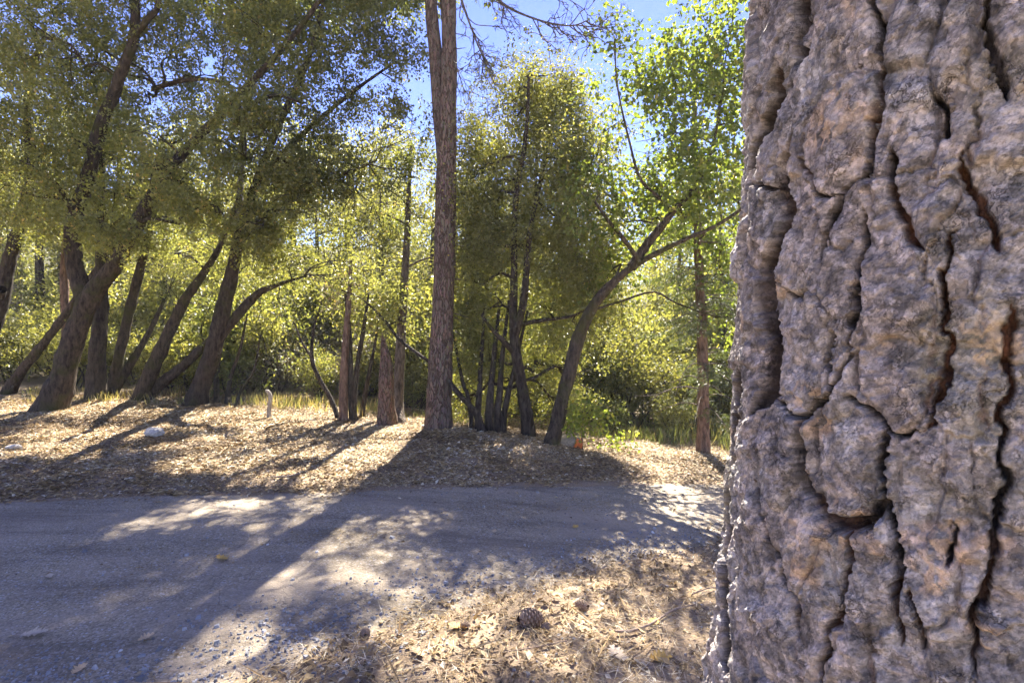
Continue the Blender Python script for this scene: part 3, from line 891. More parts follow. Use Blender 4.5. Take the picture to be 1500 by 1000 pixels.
simple_stem('slim_pine_tree', 'slim grey pine stem close behind the pointed snag', M['grey_bark'], 585, 622, 20, [(583, 590, .2, 17), (586, 520, .2, 15), (590, 450, .2, 13), (596, 350, .2, 10), (599, 280, .2, 7), (602, 215, .2, 3)],
            limbs=[[(595, 392, .2, 4), (615, 382, .1, 3), (634, 376, 0, 2)], [(597, 330, .2, 4), (575, 318, .1, 3), (556, 312, 0, 2)]],
            blobs=[(602, 225, .1, 45, 45, 150), (595, 300, .0, 40, 40, 130)], leaf=M['wood_leaf_dark'])
simple_stem('young_pine_trunk', 'short bare reddish trunk left of the dark twin stems', M['red_bark'], 503, 617, 14, [(503, 580, 0, 13), (504, 540, 0, 12), (507, 490, 0, 10), (512, 430, 0, 7), (514, 380, 0, 4)],
            blobs=[(512, 420, .2, 40, 35, 50)], leaf=M['dry_shrub'])
simple_stem('twin_stem_oak', 'pair of near black stems between reddish trunk and snag', M['oak_bark_dark'], 518, 617, 13, [(515, 585, 0, 10), (513, 540, 0, 9), (512, 490, 0, 7), (506, 430, 0, 4)],
            limbs=[[(518, 606, 0, 9), (520, 565, 0, 8), (525, 525, 0, 7), (532, 485, 0, 6), (540, 430, 0, 3)]], blobs=[(505, 440, .4, 45, 40, 70), (545, 430, .4, 40, 40, 60)], leaf=M['wood_leaf'])
simple_stem('leaning_sapling', 'thin dark sapling leaning right beside the pointed snag', M['oak_bark_dark'], 530, 612, 8, [(535, 575, 0, 7), (542, 540, 0, 6), (550, 500, 0, 4), (556, 460, 0, 2)],
            blobs=[(556, 460, .3, 30, 30, 40)], leaf=M['wood_leaf'])
simple_stem('crooked_branch', 'crooked bare branch leaning left from the reddish trunk', M['oak_bark_dark'], 496, 616, 7, [(485, 585, .1, 8), (468, 555, .1, 7), (457, 525, .1, 6), (460, 480, .2, 4), (472, 440, .3, 2)], cat='branch',
            limbs=[[(457, 525, .1, 4), (442, 500, .1, 3), (430, 470, .1, 2)]])
simple_stem('dead_stem', 'thin reddish dead stem behind the fork of the leftmost big oak', M['red_bark'], 100, 580, 12, [(98, 530, .6, 12), (96, 470, .6, 12), (94, 400, .6, 11), (96, 350, .6, 8), (100, 290, .6, 4)])
for i, (x, y, xe, ye, w) in enumerate([(318, 592, 325, 500, 9), (332, 595, 352, 510, 8), (345, 598, 372, 540, 6)]):
    simple_stem('thicket_shrub', ['dark thicket stem right behind the straight leaning oak', 'dark slanting thicket stem, middle of three beside the straight oak', 'thinnest slanting thicket stem near the pale stake'][i], M['oak_bark_dark'], x, y, w,
                [((x + xe) / 2 - 4, (y + ye) / 2, .5, w * .8), (xe, ye, .5, w * .6), (xe + 10, ye - 50, .5, 2)], blobs=[(xe + 8, ye - 20, .6, 35, 35, 60)], leaf=M['wood_leaf_dark'], cat='shrub')

# pointed snag
def snag():
    b = hit(568, 626); D = b[1]
    t = thing('pointed_snag', 'broken pine snag tapering to a point beside the slim pine', 'snag', b)
    T = Tubes(); p = px_path([(568, 640, D, 30), (567, 626, D, 28), (566, 590, D, 24), (566, 550, D, 20), (565, 525, D, 15), (562, 505, D, 8), (560, 489, D, 2)])
    T.add(p[0], p[1], 22, 0.03, 0.10, 10, 44, flare=0.15)
    T.build('trunk', M['snag_bark'], t, b)
    for k in range(7):                        # splinters at the broken top
        s = P(564 + rng.normal() * 3, rng.uniform(505, 530), D + rng.normal() * 0.06)
        T = Tubes(); T.add([s, s + np.array([rng.normal() * .02, rng.normal() * .02, rng.uniform(.1, .22)])], [0.012, 0.001], 5, 0.05)
        T.build('splinter', M['snag_bark'], t, b)
snag()

# ------------------------------------------------------------------ conifer at the right
def fir():
    b, tr = stem_base(1030, 667, 21, [(1030, 620, 0, 18), (1030, 560, 0, 17), (1028, 480, 0, 15), (1024, 400, 0, 13), (1021, 320, 0, 11), (1018, 200, 0, 8), (1016, 60, 0, 4)])
    D = b[1]
    t = thing('fir_tree', 'slim conifer with drooping feathery boughs just left of the big trunk', 'tree', b)
    T = Tubes(); c, r = T.add(tr[0], tr[1], 16, 0.06, 0.05, 9, 21, flare=0.12)
    T.build('trunk', M['red_bark'], t, b)
    B = Tubes(); Lf = Leaves()
    for k in range(74):
        h = rng.uniform(0.75, 5.6)
        j = int(np.argmin(np.abs(c[:, 2] - (b[2] + h))))
        az = rng.uniform(0, 2 * np.pi)
        Ln = rng.uniform(0.45, 1.0) * (1.45 - 0.16 * h)
        bare = h < 1.5
        d = np.array([math.cos(az), math.sin(az), 0.0])
        q = [c[j], c[j] + d * Ln * .35 + np.array([0, 0, .05]), c[j] + d * Ln * .7 + np.array([0, 0, -.02 - .05 * Ln]), c[j] + d * Ln + np.array([0, 0, -rng.uniform(.05, .4) * Ln])]
        cc, _ = B.add(q, [0.013, 0.010, 0.007, 0.003], 5, 0.08, 0)
        if bare and rng.random() < .7:
            continue
        for i in range(2, len(cc)):
            for s in (-1, 1):
                side = np.array([-d[1], d[0], 0]) * s
                ls = 0.30 * (1 - 0.55 * i / len(cc)) * rng.uniform(.6, 1.2)
                e = cc[i] + side * ls + d * ls * .6 + np.array([0, 0, -.28 * ls - .04])
                n = 16
                tt = rng.random(n)[:, None]
                pos = cc[i] + (e - cc[i]) * tt + rng.normal(size=(n, 3)) * .012
                a = norm(norm(e - cc[i])[None] * .8 + rng.normal(size=(n, 3)) * .5 + np.array([0, 0, -.3]))
                nn = norm(np.cross(a, rng.normal(size=(n, 3))) + np.array([0, 0, .5])); nn = norm(nn - a * np.sum(nn * a, 1, keepdims=True))
                Lf.put(pos, a, nn, rng.uniform(.05, .10, n), np.full(n, .014), np.clip(rng.normal(.5, .2, n), 0, 1))
    tag(B.build('branches', M['grey_bark'], t, b), kind='stuff')
    tag(Lf.build('crown', M['fir'], t, b), kind='stuff')
fir()

# ------------------------------------------------------------------ wood behind: a few trees and shrubs, copied
def proto_tree(h, w, n, leaf, bark, size=0.11, low=0.2, seed=0):
    """tree at the origin: returns list of (name, object) parts without a root"""
    T = Tubes(); lean = rng.normal(size=2) * 0.06 * h
    q = [np.array([0, 0, -.3]), np.array([lean[0] * .2, lean[1] * .2, h * .25]), np.array([lean[0] * .6, lean[1] * .6, h * .55]), np.array([lean[0], lean[1], h * .92])]
    c, r = T.add(q, [0.024 * h, 0.019 * h, 0.012 * h, 0.004 * h], 10, 0.2, 0.08, 5, seed, flare=0.2)
    tr = T.build('trunk', bark)
    Lf = Leaves(); bl = []
    for k in range(11):
        zz = h * rng.uniform(low, 0.95)
        rad = w * (0.35 + 0.65 * math.sin(math.pi * min(1, max(0.08, (zz / h - low * .6) / (1.05 - low * .6)))))
        an = rng.uniform(0, 2 * np.pi); ro = rad * rng.uniform(.2, .75)
        bl.append((np.array([lean[0] * zz / h + ro * math.cos(an), lean[1] * zz / h + ro * math.sin(an), zz]), np.array([rad * .5, rad * .5, h * .11])))
    Bn = Tubes(); branch_net(Bn, [(c[2:], r[2:])], bl, 0.05, 3)
    br = tag(Bn.build('branches', bark), kind='stuff')
    for (cc, rr) in bl:
        Lf.blob(cc, rr, int(n / 11 / 10), per=10, size=size, aspect=.6, spread=.28, gap=.45, gfreq=1.0, carve=False, shell=.5)
    cr = tag(Lf.build('crown', leaf), kind='stuff')
    return [tr, br, cr]

def proto_shrub(h, w, n, leaf, bark, size=0.07):
    T = Tubes(); bl = []; tips = []
    for k in range(7):
        an = rng.uniform(0, 2 * np.pi); ro = w * rng.uniform(.3, .9)
        tip = np.array([ro * math.cos(an), ro * math.sin(an), h * rng.uniform(.5, .95)])
        T.add(wander([0.1 * math.cos(an), .1 * math.sin(an), -.1], tip, 6, .07), np.linspace(.022, .004, 6), 5, .1, 0)
        tips.append(tip)
        for j in range(3):
            T.add(wander(tip * rng.uniform(.4, .8), tip + rng.normal(size=3) * .35 * w, 5, .08), np.linspace(.009, .003, 5), 4, .12, 0)
    st = tag(T.build('stems', bark), kind='stuff')
    Lf = Leaves()
    for tip in tips:
        Lf.blob(tip * np.array([.85, .85, .9]), np.array([w * .42, w * .42, h * .26]), int(n / 9 / 10), per=10, size=size, aspect=.55, spread=.16, gap=.4, carve=False, shell=.5)
    for k in range(2):
        Lf.blob(np.array([rng.normal() * w * .3, rng.normal() * w * .3, h * .35]), np.array([w * .6, w * .6, h * .3]), int(n / 9 / 10), per=10, size=size, aspect=.55, spread=.16, gap=.3, carve=False, shell=.5)
    cr = tag(Lf.build('foliage', leaf), kind='stuff')
    return [st, cr]

def place(proto, used, name, label, cat, group, loc, s, rz, leaf=None, sz=1.0):
    t = thing(name, label, cat, loc, group)
    t.rotation_euler = (0, 0, rz)
    t.scale = (s, s, s * sz)
    for p in proto:
        o = p if id(proto) not in used else p.copy()
        if id(proto) in used:
            COL.objects.link(o)
        o.parent = t
        if leaf is not None and o.name.split('.')[0] in ('crown', 'foliage'):
            o.material_slots[0].link = 'OBJECT'
            o.material_slots[0].material = leaf
    used.add(id(proto))
    return t

used = set()
MARKS = [(75, 'forked oak'), (142, 'upright oak'), (206, 'two stemmed oak'), (285, 'straight leaning oak'), (394, 'pale stake'), (503, 'reddish trunk'), (568, 'pointed snag'), (642, 'central pine'),
         (706, 'dark stem clump'), (775, 'bushy oval oak'), (835, 'orange flagging'), (1030, 'slim conifer'), (1085, 'big bark trunk')]
def whereabouts(px):
    if px < 75: return 'left of the forked oak'
    if px > 1085: return 'half hidden by the big bark trunk'
    i = max(k for k, m in enumerate(MARKS) if m[0] <= px)
    return 'between ' + MARKS[i][1] + ' and ' + MARKS[min(i + 1, len(MARKS) - 1)][1]
PT = [proto_tree(7.0, 2.0, 7500, M['wood_leaf'], M['oak_bark'], .11, .22, 1), proto_tree(8.0, 2.3, 8500, M['wood_leaf'], M['oak_bark_dark'], .11, .18, 2),
      proto_tree(6.0, 2.2, 7500, M['wood_leaf'], M['oak_bark_dark'], .10, .15, 3), proto_tree(9.0, 2.1, 8500, M['wood_leaf'], M['grey_bark'], .12, .25, 4)]
leafs = [M['wood_leaf'], M['wood_leaf_yellow'], M['wood_leaf_dark'], M['wood_leaf']]
spots = []
for (px, d, top) in [(-120, 17, 150), (60, 18, 190), (235, 18.5, 220), (330, 17, 260), (470, 18, 250), (560, 18.5, 260), (625, 17, 290),
                     (690, 16, 330), (760, 14.5, 300), (850, 15, 360), (920, 14, 400), (985, 17, 300), (1060, 14, 240), (1130, 15, 200), (1230, 14, 200), (1340, 15.5, 180), (1460, 14.5, 200), (1580, 16, 180),
                     (-120, 23, 130), (20, 25, 140), (95, 22, 190), (170, 22, 150), (235, 25, 190), (300, 24, 150), (365, 22, 200), (430, 23, 160), (500, 25, 200), (560, 25, 170), (620, 22, 230), (700, 24, 330), (830, 23, 300), (960, 24, 240), (1100, 22, 220), (1210, 23, 200), (1330, 22, 210), (1450, 24, 190), (1560, 22, 200),
                     (0, 36, 190), (140, 38, 200), (260, 35, 180), (380, 39, 200), (510, 36, 190), (600, 38, 220), (690, 38, 310), (770, 37, 320), (900, 38, 290), (1030, 36, 260), (1130, 38, 250), (1240, 36, 230), (1360, 38, 240), (1480, 36, 230)]:
    spots.append((px, d, top))
for i, (px, d, top) in enumerate(spots):
    x = (px - 750) / F * d
    gz = float(ground_z(x, d))
    H = CAM_H + (500 - top) / F * d - gz
    pi = i % 4
    base_h = (7.0, 8.0, 6.0, 9.0)[pi]
    s = H / base_h
    lab = ('nearer background tree seen ' if d < 20 else ('deeper woodland tree seen ' if d < 30 else 'farthest tree seen ')) + whereabouts(px)
    grp = 'trees just behind the clearing' if d < 20 else ('trees deeper in the wood' if d < 30 else 'far trees at the back of the wood')
    lf = leafs[int(rng.integers(4))] if px > 640 else [M['wood_leaf_yellow'], M['wood_leaf'], M['wood_leaf_yellow']][i % 3]
    place(PT[pi], used, 'woodland_tree', lab, 'tree', grp, (x, d, gz), max(0.75, min(s, 1.8)), rng.uniform(0, 6.28), lf, s / max(0.75, min(s, 1.8)))

PS = [proto_shrub(1.5, .8, 3800, M['wood_leaf'], M['oak_bark_dark']), proto_shrub(2.0, .9, 4500, M['wood_leaf_dark'], M['oak_bark_dark'], .075), proto_shrub(1.2, .9, 3400, M['dry_shrub'], M['grey_bark'], .06)]
sh = [(20, 13.5, 1.2, 'y'), (90, 12.8, .8, 'y'), (185, 13.2, 1.0, 'y'), (250, 12.6, .9, 'y'), (340, 11.6, 1.0, 'd'), (365, 12.5, 1.3, 'd'), (410, 12.0, .9, 'r'), (440, 13.0, 1.4, 'r'), (470, 11.8, .8, 'g'), (400, 13.5, 1.6, 'g'),
      (540, 12.4, 1.0, 'g'), (550, 13.2, 1.3, 'r'), (605, 11.6, .8, 'g'), (620, 12.8, 1.3, 'g'), (670, 12.2, 1.2, 'd'), (720, 11.6, 1.2, 'd'), (775, 11.6, 1.0, 'g'), (850, 11.2, .9, 'd'), (880, 11.8, 1.3, 'g'), (930, 11.4, 1.1, 'y'),
      (970, 12.4, 1.5, 'g'), (1010, 11.6, 1.0, 'y'), (1060, 12.0, 1.3, 'g'), (1120, 11.6, 1.3, 'g'), (1210, 12, 1.4, 'd'), (1300, 12.4, 1.3, 'g'), (1400, 12, 1.4, 'y'), (1500, 12.6, 1.3, 'g'), (300, 13.6, 1.4, 'y'), (140, 14.5, 1.2, 'y'), (-60, 13.5, 1.3, 'y'), (500, 14, 1.7, 'r'), (660, 14, 1.6, 'g'), (800, 13.4, 1.7, 'd'), (895, 10.4, .55, 'd'), (985, 10.3, .5, 'g'), (60, 15, 1.6, 'y'), (215, 15.5, 1.7, 'y'), (280, 12.2, 1.0, 'y'), (120, 12.6, .9, 'g'), (345, 14.5, 1.8, 'y'), (385, 12.2, 1.1, 'y'), (455, 14.6, 2.0, 'g'), (565, 14.6, 1.9, 'y'), (520, 12.6, 1.1, 'r'), (590, 12.2, 1.0, 'y'), (640, 15, 1.9, 'y'), (745, 15, 1.9, 'g'), (700, 12.8, 1.4, 'g'), (830, 12.2, 1.3, 'g'), (905, 13.6, 1.8, 'g'), (1000, 13.6, 1.9, 'y')]
MM = {'y': ('wood_leaf_yellow', 'sunlit yellow green shrub in the wood behind the trunks', 'yellow green shrubs behind the trunks'), 'g': ('wood_leaf', 'mid green shrub at the edge of the wood', 'mid green shrubs at the edge of the wood'),
      'd': ('wood_leaf_dark', 'dark green shrub at the edge of the wood', 'dark green shrubs at the edge of the wood'), 'r': ('dry_shrub', 'dry brownish shrub in the thicket behind the pale stake', 'dry shrubs in the thicket')}
for i, (px, d, s, k) in enumerate(sh):
    x = (px - 750) / F * d
    pr = PS[2] if k == 'r' else PS[i % 2]
    place(pr, used, 'shrub', ('low ' if s < .95 else 'tall ' if s > 1.45 else '') + MM[k][1].split(' shrub')[0] + ' shrub ' + ('close ' if d < 12.5 else 'farther ' if d > 13.5 else '') + 'behind, ' + whereabouts(px), 'shrub', MM[k][2], (x, d, float(ground_z(x, d))), s, rng.uniform(0, 6.28), M[MM[k][0]])

# two tall back trees, crowns added above the frame to shade the road
for (px, d, w, lean, label) in [(667, 15.0, 17, -40, 'tall straight trunk showing just right behind the central pine'), (345, 15.5, 17, 70, 'added tall tree behind the straight leaning oak, its unseen crown shading the road')]:
    x = (px - 750) / F * d; gz = float(ground_z(x, d)); b = np.array([x, d, gz])
    k = lean / F * d
    tr = (np.array([[x, d, gz - .3], [x, d, gz], [x + k * .05, d, 4.5], [x + k * .3, d, 9.0], [x + k, d, 14.5]]), np.array([1, 1, .8, .55, .15]) * .5 * w / F * d)
    bl = []
    for q in range(36):
        an, ro = rng.uniform(0, 6.28), 4.1 * math.sqrt(rng.random())
        zz = rng.uniform(11.3, 15.2) if x + k + ro * math.cos(an) < -1.2 else rng.uniform(13.2, 15.9)
        bl.append(((np.array([x + k + ro * math.cos(an), d + .7 * ro * math.sin(an), zz + .2 * ro * math.sin(an)]), np.array([1.3, 1.2, .75])), 80, dict(gap=.36, gfreq=1.2, grow=.06)))
    broad_tree('tall_shade_tree', label, 'tree', None, M['grey_bark'], M['wood_leaf_dark'], b, tr, [], bl, size=.15, per=14, spread=.3, r0=.05, twigs=3, dens=1.0, flare=.15)

# undergrowth and far trees that read as one mass
def undergrowth():
    Lf = Leaves()
    for k in range(760):
        d = rng.uniform(15, 46)
        px = rng.uniform(-250, 1600)
        x = (px - 750) / F * d
        h = rng.uniform(.5, 1.6) * (1 + d / 40)
        Lf.blob(np.array([x, d, float(ground_z(x, d)) + h * .6]), np.array([h * 1.1, h * 1.1, h * .8]), 7, per=9, size=.16 + .004 * d, aspect=.6, spread=.4, carve=False, tone=rng.normal() * .15)
    tag(Lf.build('undergrowth', M['wood_leaf']), 'mass of bushes filling the wood between the far trunks', 'undergrowth', kind='stuff')
undergrowth()

# ------------------------------------------------------------------ big pine trunk in the foreground
PC = np.array([1.25 * math.sin(math.radians(41)), 1.25 * math.cos(math.radians(41))])
PHI0 = math.atan2(-PC[1], -PC[0])         # direction from the trunk's axis to the camera
R0 = 0.42
def trunk_R(z):
    t = z - 1.5
    r = 0.413 - 0.06 * t + 0.016 * t * t
    return np.where(t > 1.2, 0.364 - 0.018 * (t - 1.2), r)

def bark_uv(px, py):
    """pixel -> (arc length, height) on the trunk"""
    dx, dz = (px - 750) / F, (500 - py) / F
    z = 1.5
    for _ in range(8):
        R = float(trunk_R(z))
        a = dx * dx + 1; bq = -2 * (dx * PC[0] + PC[1]); cq = PC @ PC - R * R
        disc = max(bq * bq - 4 * a * cq, 0)
        d = (-bq - math.sqrt(disc)) / (2 * a)
        z = CAM_H + dz * d
    ph = math.atan2(d - PC[1], dx * d - PC[0]) - PHI0
    ph = (ph + math.pi) % (2 * math.pi) - math.pi
    return ph * R0, z

_plates = [(1128, 55, 1.0), (1108, 190, .9), (1215, 80, 1.1), (1220, 215, 1.15), (1104, 335, .9), (1166, 350, 1.05), (1325, 170, 1.1), (1325, 290, 1.15), (1330, 50, 1), (1405, 70, 1.05), (1410, 180, 1), (1478, 60, 1),
           (1475, 180, 1), (1475, 290, .95), (1232, 400, 1.0), (1162, 505, 1.15), (1088, 470, .85), (1084, 560, .85), (1310, 420, 1.15), (1312, 550, 1.2), (1420, 380, 1.0), (1425, 490, 1), (1487, 430, 1), (1415, 610, 1.1), (1492, 590, 1),
           (1238, 685, 1.25), (1130, 655, 1.0), (1215, 560, .8), (1345, 715, 1.1), (1415, 740, 1), (1485, 720, 1), (1098, 780, 1), (1160, 810, 1.05), (1272, 835, 1.1), (1365, 860, 1.1), (1455, 870, 1.1),
           (1075, 900, 1), (1130, 930, 1), (1205, 900, 1), (1250, 975, 1), (1325, 970, 1), (1400, 985, 1), (1470, 985, 1), (1052, 820, .9), (1045, 960, .9), (1250, 310, .8), (1370, 330, .8), (1066, 680, .85)]
# the main fissures of the bark, as they run on the trunk: (half width m, depth m, points)
_fissures = [
 (.0230, .050, [(1149, 200), (1140, 236), (1131, 278), (1140, 314), (1125, 368), (1110, 398), (1107, 440), (1113, 500), (1116, 536), (1107, 584), (1092, 614)]),
 (.0160, .045, [(1165, -40), (1160, 0), (1157, 60), (1165, 95)]), (.0260, .050, [(1128, 100), (1120, 150), (1105, 190), (1095, 215), (1086, 266), (1080, 320), (1077, 368)]),
 (.0300, .052, [(1071, 536), (1068, 584), (1062, 644), (1056, 710), (1052, 776), (1050, 850), (1052, 930), (1056, 1010)]),
 (.0045, .024, [(1275, -40), (1276, 0), (1285, 60), (1284, 110), (1275, 160), (1262, 210), (1260, 254), (1230, 278), (1212, 314), (1200, 350), (1194, 386)]),
 (.0050, .028, [(1260, 306), (1260, 344), (1254, 386), (1245, 416), (1242, 470), (1240, 524), (1218, 560), (1203, 584), (1182, 596), (1164, 614), (1140, 596), (1122, 581)]),
 (.0040, .020, [(1212, 482), (1206, 536), (1204, 575)]), (.0065, .026, [(1296, 215), (1302, 260), (1314, 308), (1332, 344), (1349, 364)]),
 (.0050, .024, [(1372, 130), (1379, 165), (1381, 205)]), (.0055, .026, [(1404, 225), (1412, 266), (1428, 290), (1446, 332), (1467, 364)]),
 (.0042, .024, [(1405, 325), (1386, 362), (1380, 398), (1380, 452), (1384, 500), (1380, 560), (1368, 608), (1350, 636)]),
 (.0038, .020, [(1232, 578), (1242, 584), (1266, 602), (1293, 620), (1308, 640), (1345, 638)]), (.0042, .024, [(1293, 620), (1287, 662), (1287, 710), (1290, 745), (1303, 770), (1312, 830), (1308, 900), (1313, 960)]),
 (.0100, .036, [(1167, 614), (1164, 644), (1170, 700), (1182, 734), (1206, 764), (1242, 776), (1268, 758), (1290, 735)]),
 (.0042, .024, [(1490, 440), (1482, 470), (1476, 524), (1479, 584), (1467, 608), (1467, 668), (1470, 716), (1460, 770), (1440, 850), (1432, 900), (1425, 1010)]),
 (.0045, .024, [(1242, 776), (1240, 830), (1226, 880), (1203, 940), (1195, 1010)]), (.0040, .020, [(1120, 790), (1140, 850), (1157, 880), (1162, 940)]),
 (.0045, .022, [(1450, -20), (1455, 50), (1466, 95), (1480, 140)]), (.0030, .014, [(1122, 410), (1148, 432), (1172, 442)]), (.0035, .016, [(1097, 268), (1112, 276), (1131, 284)]),
 (.0030, .014, [(1160, 230), (1185, 262), (1195, 280), (1225, 282)]), (.0030, .012, [(1395, 760), (1400, 800), (1380, 830)]), (.0032, .014, [(1350, 960), (1345, 900), (1330, 860)]), (.0035, .018, [(1098, 700), (1110, 760), (1122, 800)])]

def big_trunk():
    step = 0.0020
    s_ax = np.arange(-0.70, 0.30, step); z_ax = np.arange(0.70, 2.30, step)
    S, Z = np.meshgrid(s_ax, z_ax)
    seeds = [(*bark_uv(x, y), w) for x, y, w in _plates]
    rs = np.random.default_rng(5)
    tries = 0
    while tries < 6000:                       # fill the part of the trunk outside the view
        tries += 1
        u, zz = rs.uniform(-0.9, 0.6), rs.uniform(0.55, 2.5)
        if all((abs(u - a) / 0.085) ** 2 + (abs(zz - b) / 0.14) ** 2 > 1 for a, b, _ in seeds):
            seeds.append((u, zz, 1.0))
    seeds = np.array(seeds)
    su = S + 0.020 * fbm2(S * 9, Z * 6, 2, 1) + 0.012 * fbm2(S * 30, Z * 22, 3, 2) + 0.004 * fbm2(S * 110, Z * 90, 2, 6)
    sz = Z + 0.030 * fbm2(S * 10 + 40, Z * 8, 2, 3) + 0.020 * fbm2(S * 28, Z * 28, 3, 4) + 0.005 * fbm2(S * 110, Z * 90, 2, 8)
    f1 = np.full(S.shape, 9.0); f2 = f1.copy(); ident = np.zeros(S.shape, int); id2 = ident.copy()
    for k, (u, zz, w) in enumerate(seeds):
        d = np.sqrt((su - u) ** 2 + ((sz - zz) * 0.55) ** 2) / w
        m = d < f1; m2 = (~m) & (d < f2)
        id2 = np.where(m, ident, np.where(m2, k, id2))
        f2 = np.where(m, f1, np.where(m2, d, f2))
        ident = np.where(m, k, ident); f1 = np.where(m, d, f1)
    e = 0.5 * (f2 - f1)                       # distance to the plate edge
    hr = rs.random(len(seeds))
    du = np.abs(seeds[ident, 0] - seeds[id2, 0]); dz = np.abs(seeds[ident, 1] - seeds[id2, 1]) * .8
    vert = sstep(.35, .65, du / (du + dz + 1e-6))          # side by side plates part widely, stacked ones hardly
    pr = _h(np.minimum(ident, id2).astype(float), np.maximum(ident, id2).astype(float))
    openn = (0.22 + 0.85 * vert) * (0.55 + 0.65 * pr)
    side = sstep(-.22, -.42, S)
    seen = sstep(-.62, -.55, S) * sstep(.12, .05, S)
    openn = openn * (1 - .72 * seen)
    wn1 = 0.5 + 0.5 * fbm2(S * 8 + 9, Z * 5, 2, 31)
    width = (0.0038 + 0.0125 * wn1 ** 1.5) * (0.45 + 0.75 * openn) * (1 + .5 * side)
    depth = (0.018 + 0.034 * wn1) * np.clip(openn, .2, 1.15) * (1 + .3 * side)
    wall = np.clip(e / width * 1.15 - .15, 0, 1)
    H = -depth * (1 - wall)
    ratio = np.full(S.shape, 9.0); fdep = np.zeros(S.shape)
    wsd = S + 0.009 * fbm2(S * 42, Z * 38, 3, 140) + .0032 * fbm2(S * 140, Z * 130, 2, 142)
    wzd = Z + 0.010 * fbm2(S * 42 + 9, Z * 38, 3, 144)
    wvar = 0.55 + 0.9 * (0.5 + 0.5 * fbm2(S * 22, Z * 14, 2, 146))
    for hw, dep, pts in _fissures:
        q = [bark_uv(*p) for p in pts]
        for i in range(len(q) - 1):
            (ua, za), (ub, zb) = q[i], q[i + 1]
            m0 = (wzd > min(za, zb) - .07) & (wzd < max(za, zb) + .07) & (wsd > min(ua, ub) - .07) & (wsd < max(ua, ub) + .07)
            if not m0.any():
                continue
            x, y = wsd[m0], wzd[m0]
            vx, vy = ub - ua, zb - za
            t = np.clip(((x - ua) * vx + (y - za) * vy) / (vx * vx + vy * vy + 1e-12), 0, 1)
            d = np.hypot(x - ua - t * vx, y - za - t * vy)
            along = (i + t) / (len(q) - 1)
            tap = np.clip(np.minimum(along, 1 - along) * 7 + .25, 0, 1)
            rr = d / (hw * 1.25 * wvar[m0] * tap)
            better = rr < ratio[m0]
            ratio[m0] = np.where(better, rr, ratio[m0])
            fdep[m0] = np.where(better, dep * tap, fdep[m0])
    wall_t = np.clip((ratio - .45) / .4, 0, 1)
    H -= fdep * (1 - wall_t)
    H -= 0.004 * seen * np.exp(-np.maximum(ratio - 1, 0) * .9)
    crack_v = (1 - wall) * np.clip(.25 + openn, 0, 1)
    wall = np.minimum(wall, wall_t)
    H += 0.004 * np.clip(e / 0.04, 0, 1) + 0.009 * (hr[ident] - 0.5) + 0.003 * fbm2(S * 6, Z * 5, 2, 33)
    tu, tz = rs.normal(size=len(seeds)) * .08, rs.normal(size=len(seeds)) * .05
    H += wall * 0.7 * np.clip((S - seeds[ident, 0]) * tu[ident] + (Z - seeds[ident, 1]) * tz[ident], -.012, .012)
    # overlapping flakes: terraces of noise fields, steep on one side
    edge_dark = np.zeros(S.shape)
    def terrace(fx, fz, oct, seed, steps, amp, sharp, wx):
        nonlocal H, edge_dark
        ws = S + wx * fbm2(S * fx * 2.5, Z * fz * 2.5, 2, seed + 40)
        t = fbm2(ws * fx + hr[ident] * 37, Z * fz + hr[ident] * 11, oct, seed)
        q = t * steps + 50; fl = np.floor(q); fr = q - fl
        H += wall * amp * (fl - 50 + sstep(sharp, 1.0, fr) + 0.0 * fr) / steps
        edge_dark = np.maximum(edge_dark, sstep(sharp - .10, sharp, fr) * (1 - sstep(sharp, sharp + .6 * (1 - sharp), fr)) * wall)
        return _h(fl, ident.astype(float), np.full_like(fl, seed))
    k1 = terrace(9, 7.5, 4, 51, 8, 0.012, .93, .014)
    k2 = terrace(24, 20, 3, 57, 5, 0.008, .93, .008)
    k3 = terrace(80, 74, 2, 63, 3, 0.002, .70, .002)
    tone = np.zeros(S.shape)
    def scales(cs, cz, amp, tilt, seed):
        nonlocal H
        a = (S + .45 * cs * fbm2(S * .8 / cs, Z * .8 / cs, 3, seed)) / cs; b = (Z + .45 * cz * fbm2(S * .8 / cs + 7, Z * .8 / cs, 3, seed + 1)) / cz
        ai, bi = np.floor(a), np.floor(b)
        best = np.full(S.shape, 9.0); hh = np.zeros(S.shape); tl = np.zeros(S.shape); idr = np.zeros(S.shape)
        sd = np.full_like(ai, seed)
        for i in (-1, 0, 1):
            for j in (-1, 0, 1):
                cx = ai + i + _h(ai + i, bi + j, sd); cy = bi + j + _h(ai + i, bi + j, sd + 3)
                d = (a - cx) ** 2 + (b - cy) ** 2
                m = d < best
                best = np.where(m, d, best)
                r = _h(ai + i, bi + j, sd + 5)
                idr = np.where(m, r, idr)
                tl = np.where(m, (b - cy) * (_h(ai + i, bi + j, sd + 7) - .3) + (a - cx) * (_h(ai + i, bi + j, sd + 9) - .5), tl)
        H += wall * (amp * (idr - .5) + tilt * tl)
        return idr
    i0 = scales(0.060, 0.075, 0.003, 0.001, 67)
    i1 = scales(0.030, 0.034, 0.0036, 0.0014, 71)
    i2 = scales(0.013, 0.012, 0.0021, 0.001, 83)
    H += 0.0006 * fbm2(S * 160, Z * 160, 3, 91) + (1 - wall) * 0.007 * fbm2(S * 140, Z * 24, 3, 95)
    # colours: old and freshly flaked bark, darker flake edges, rust inner bark and dark cracks
    g = np.array([0.245, 0.230, 0.222]); mauve = np.array([0.275, 0.246, 0.232]); blue = np.array([0.28, 0.275, 0.275]); tan = np.array([0.42, 0.31, 0.21]); pale = np.array([0.42, 0.37, 0.34]); rust = np.array([0.13, 0.062, 0.034]); crack_dark = np.array([0.055, 0.046, 0.042])
    def mx(a, b, f):
        return a * (1 - f[..., None]) + b * f[..., None]
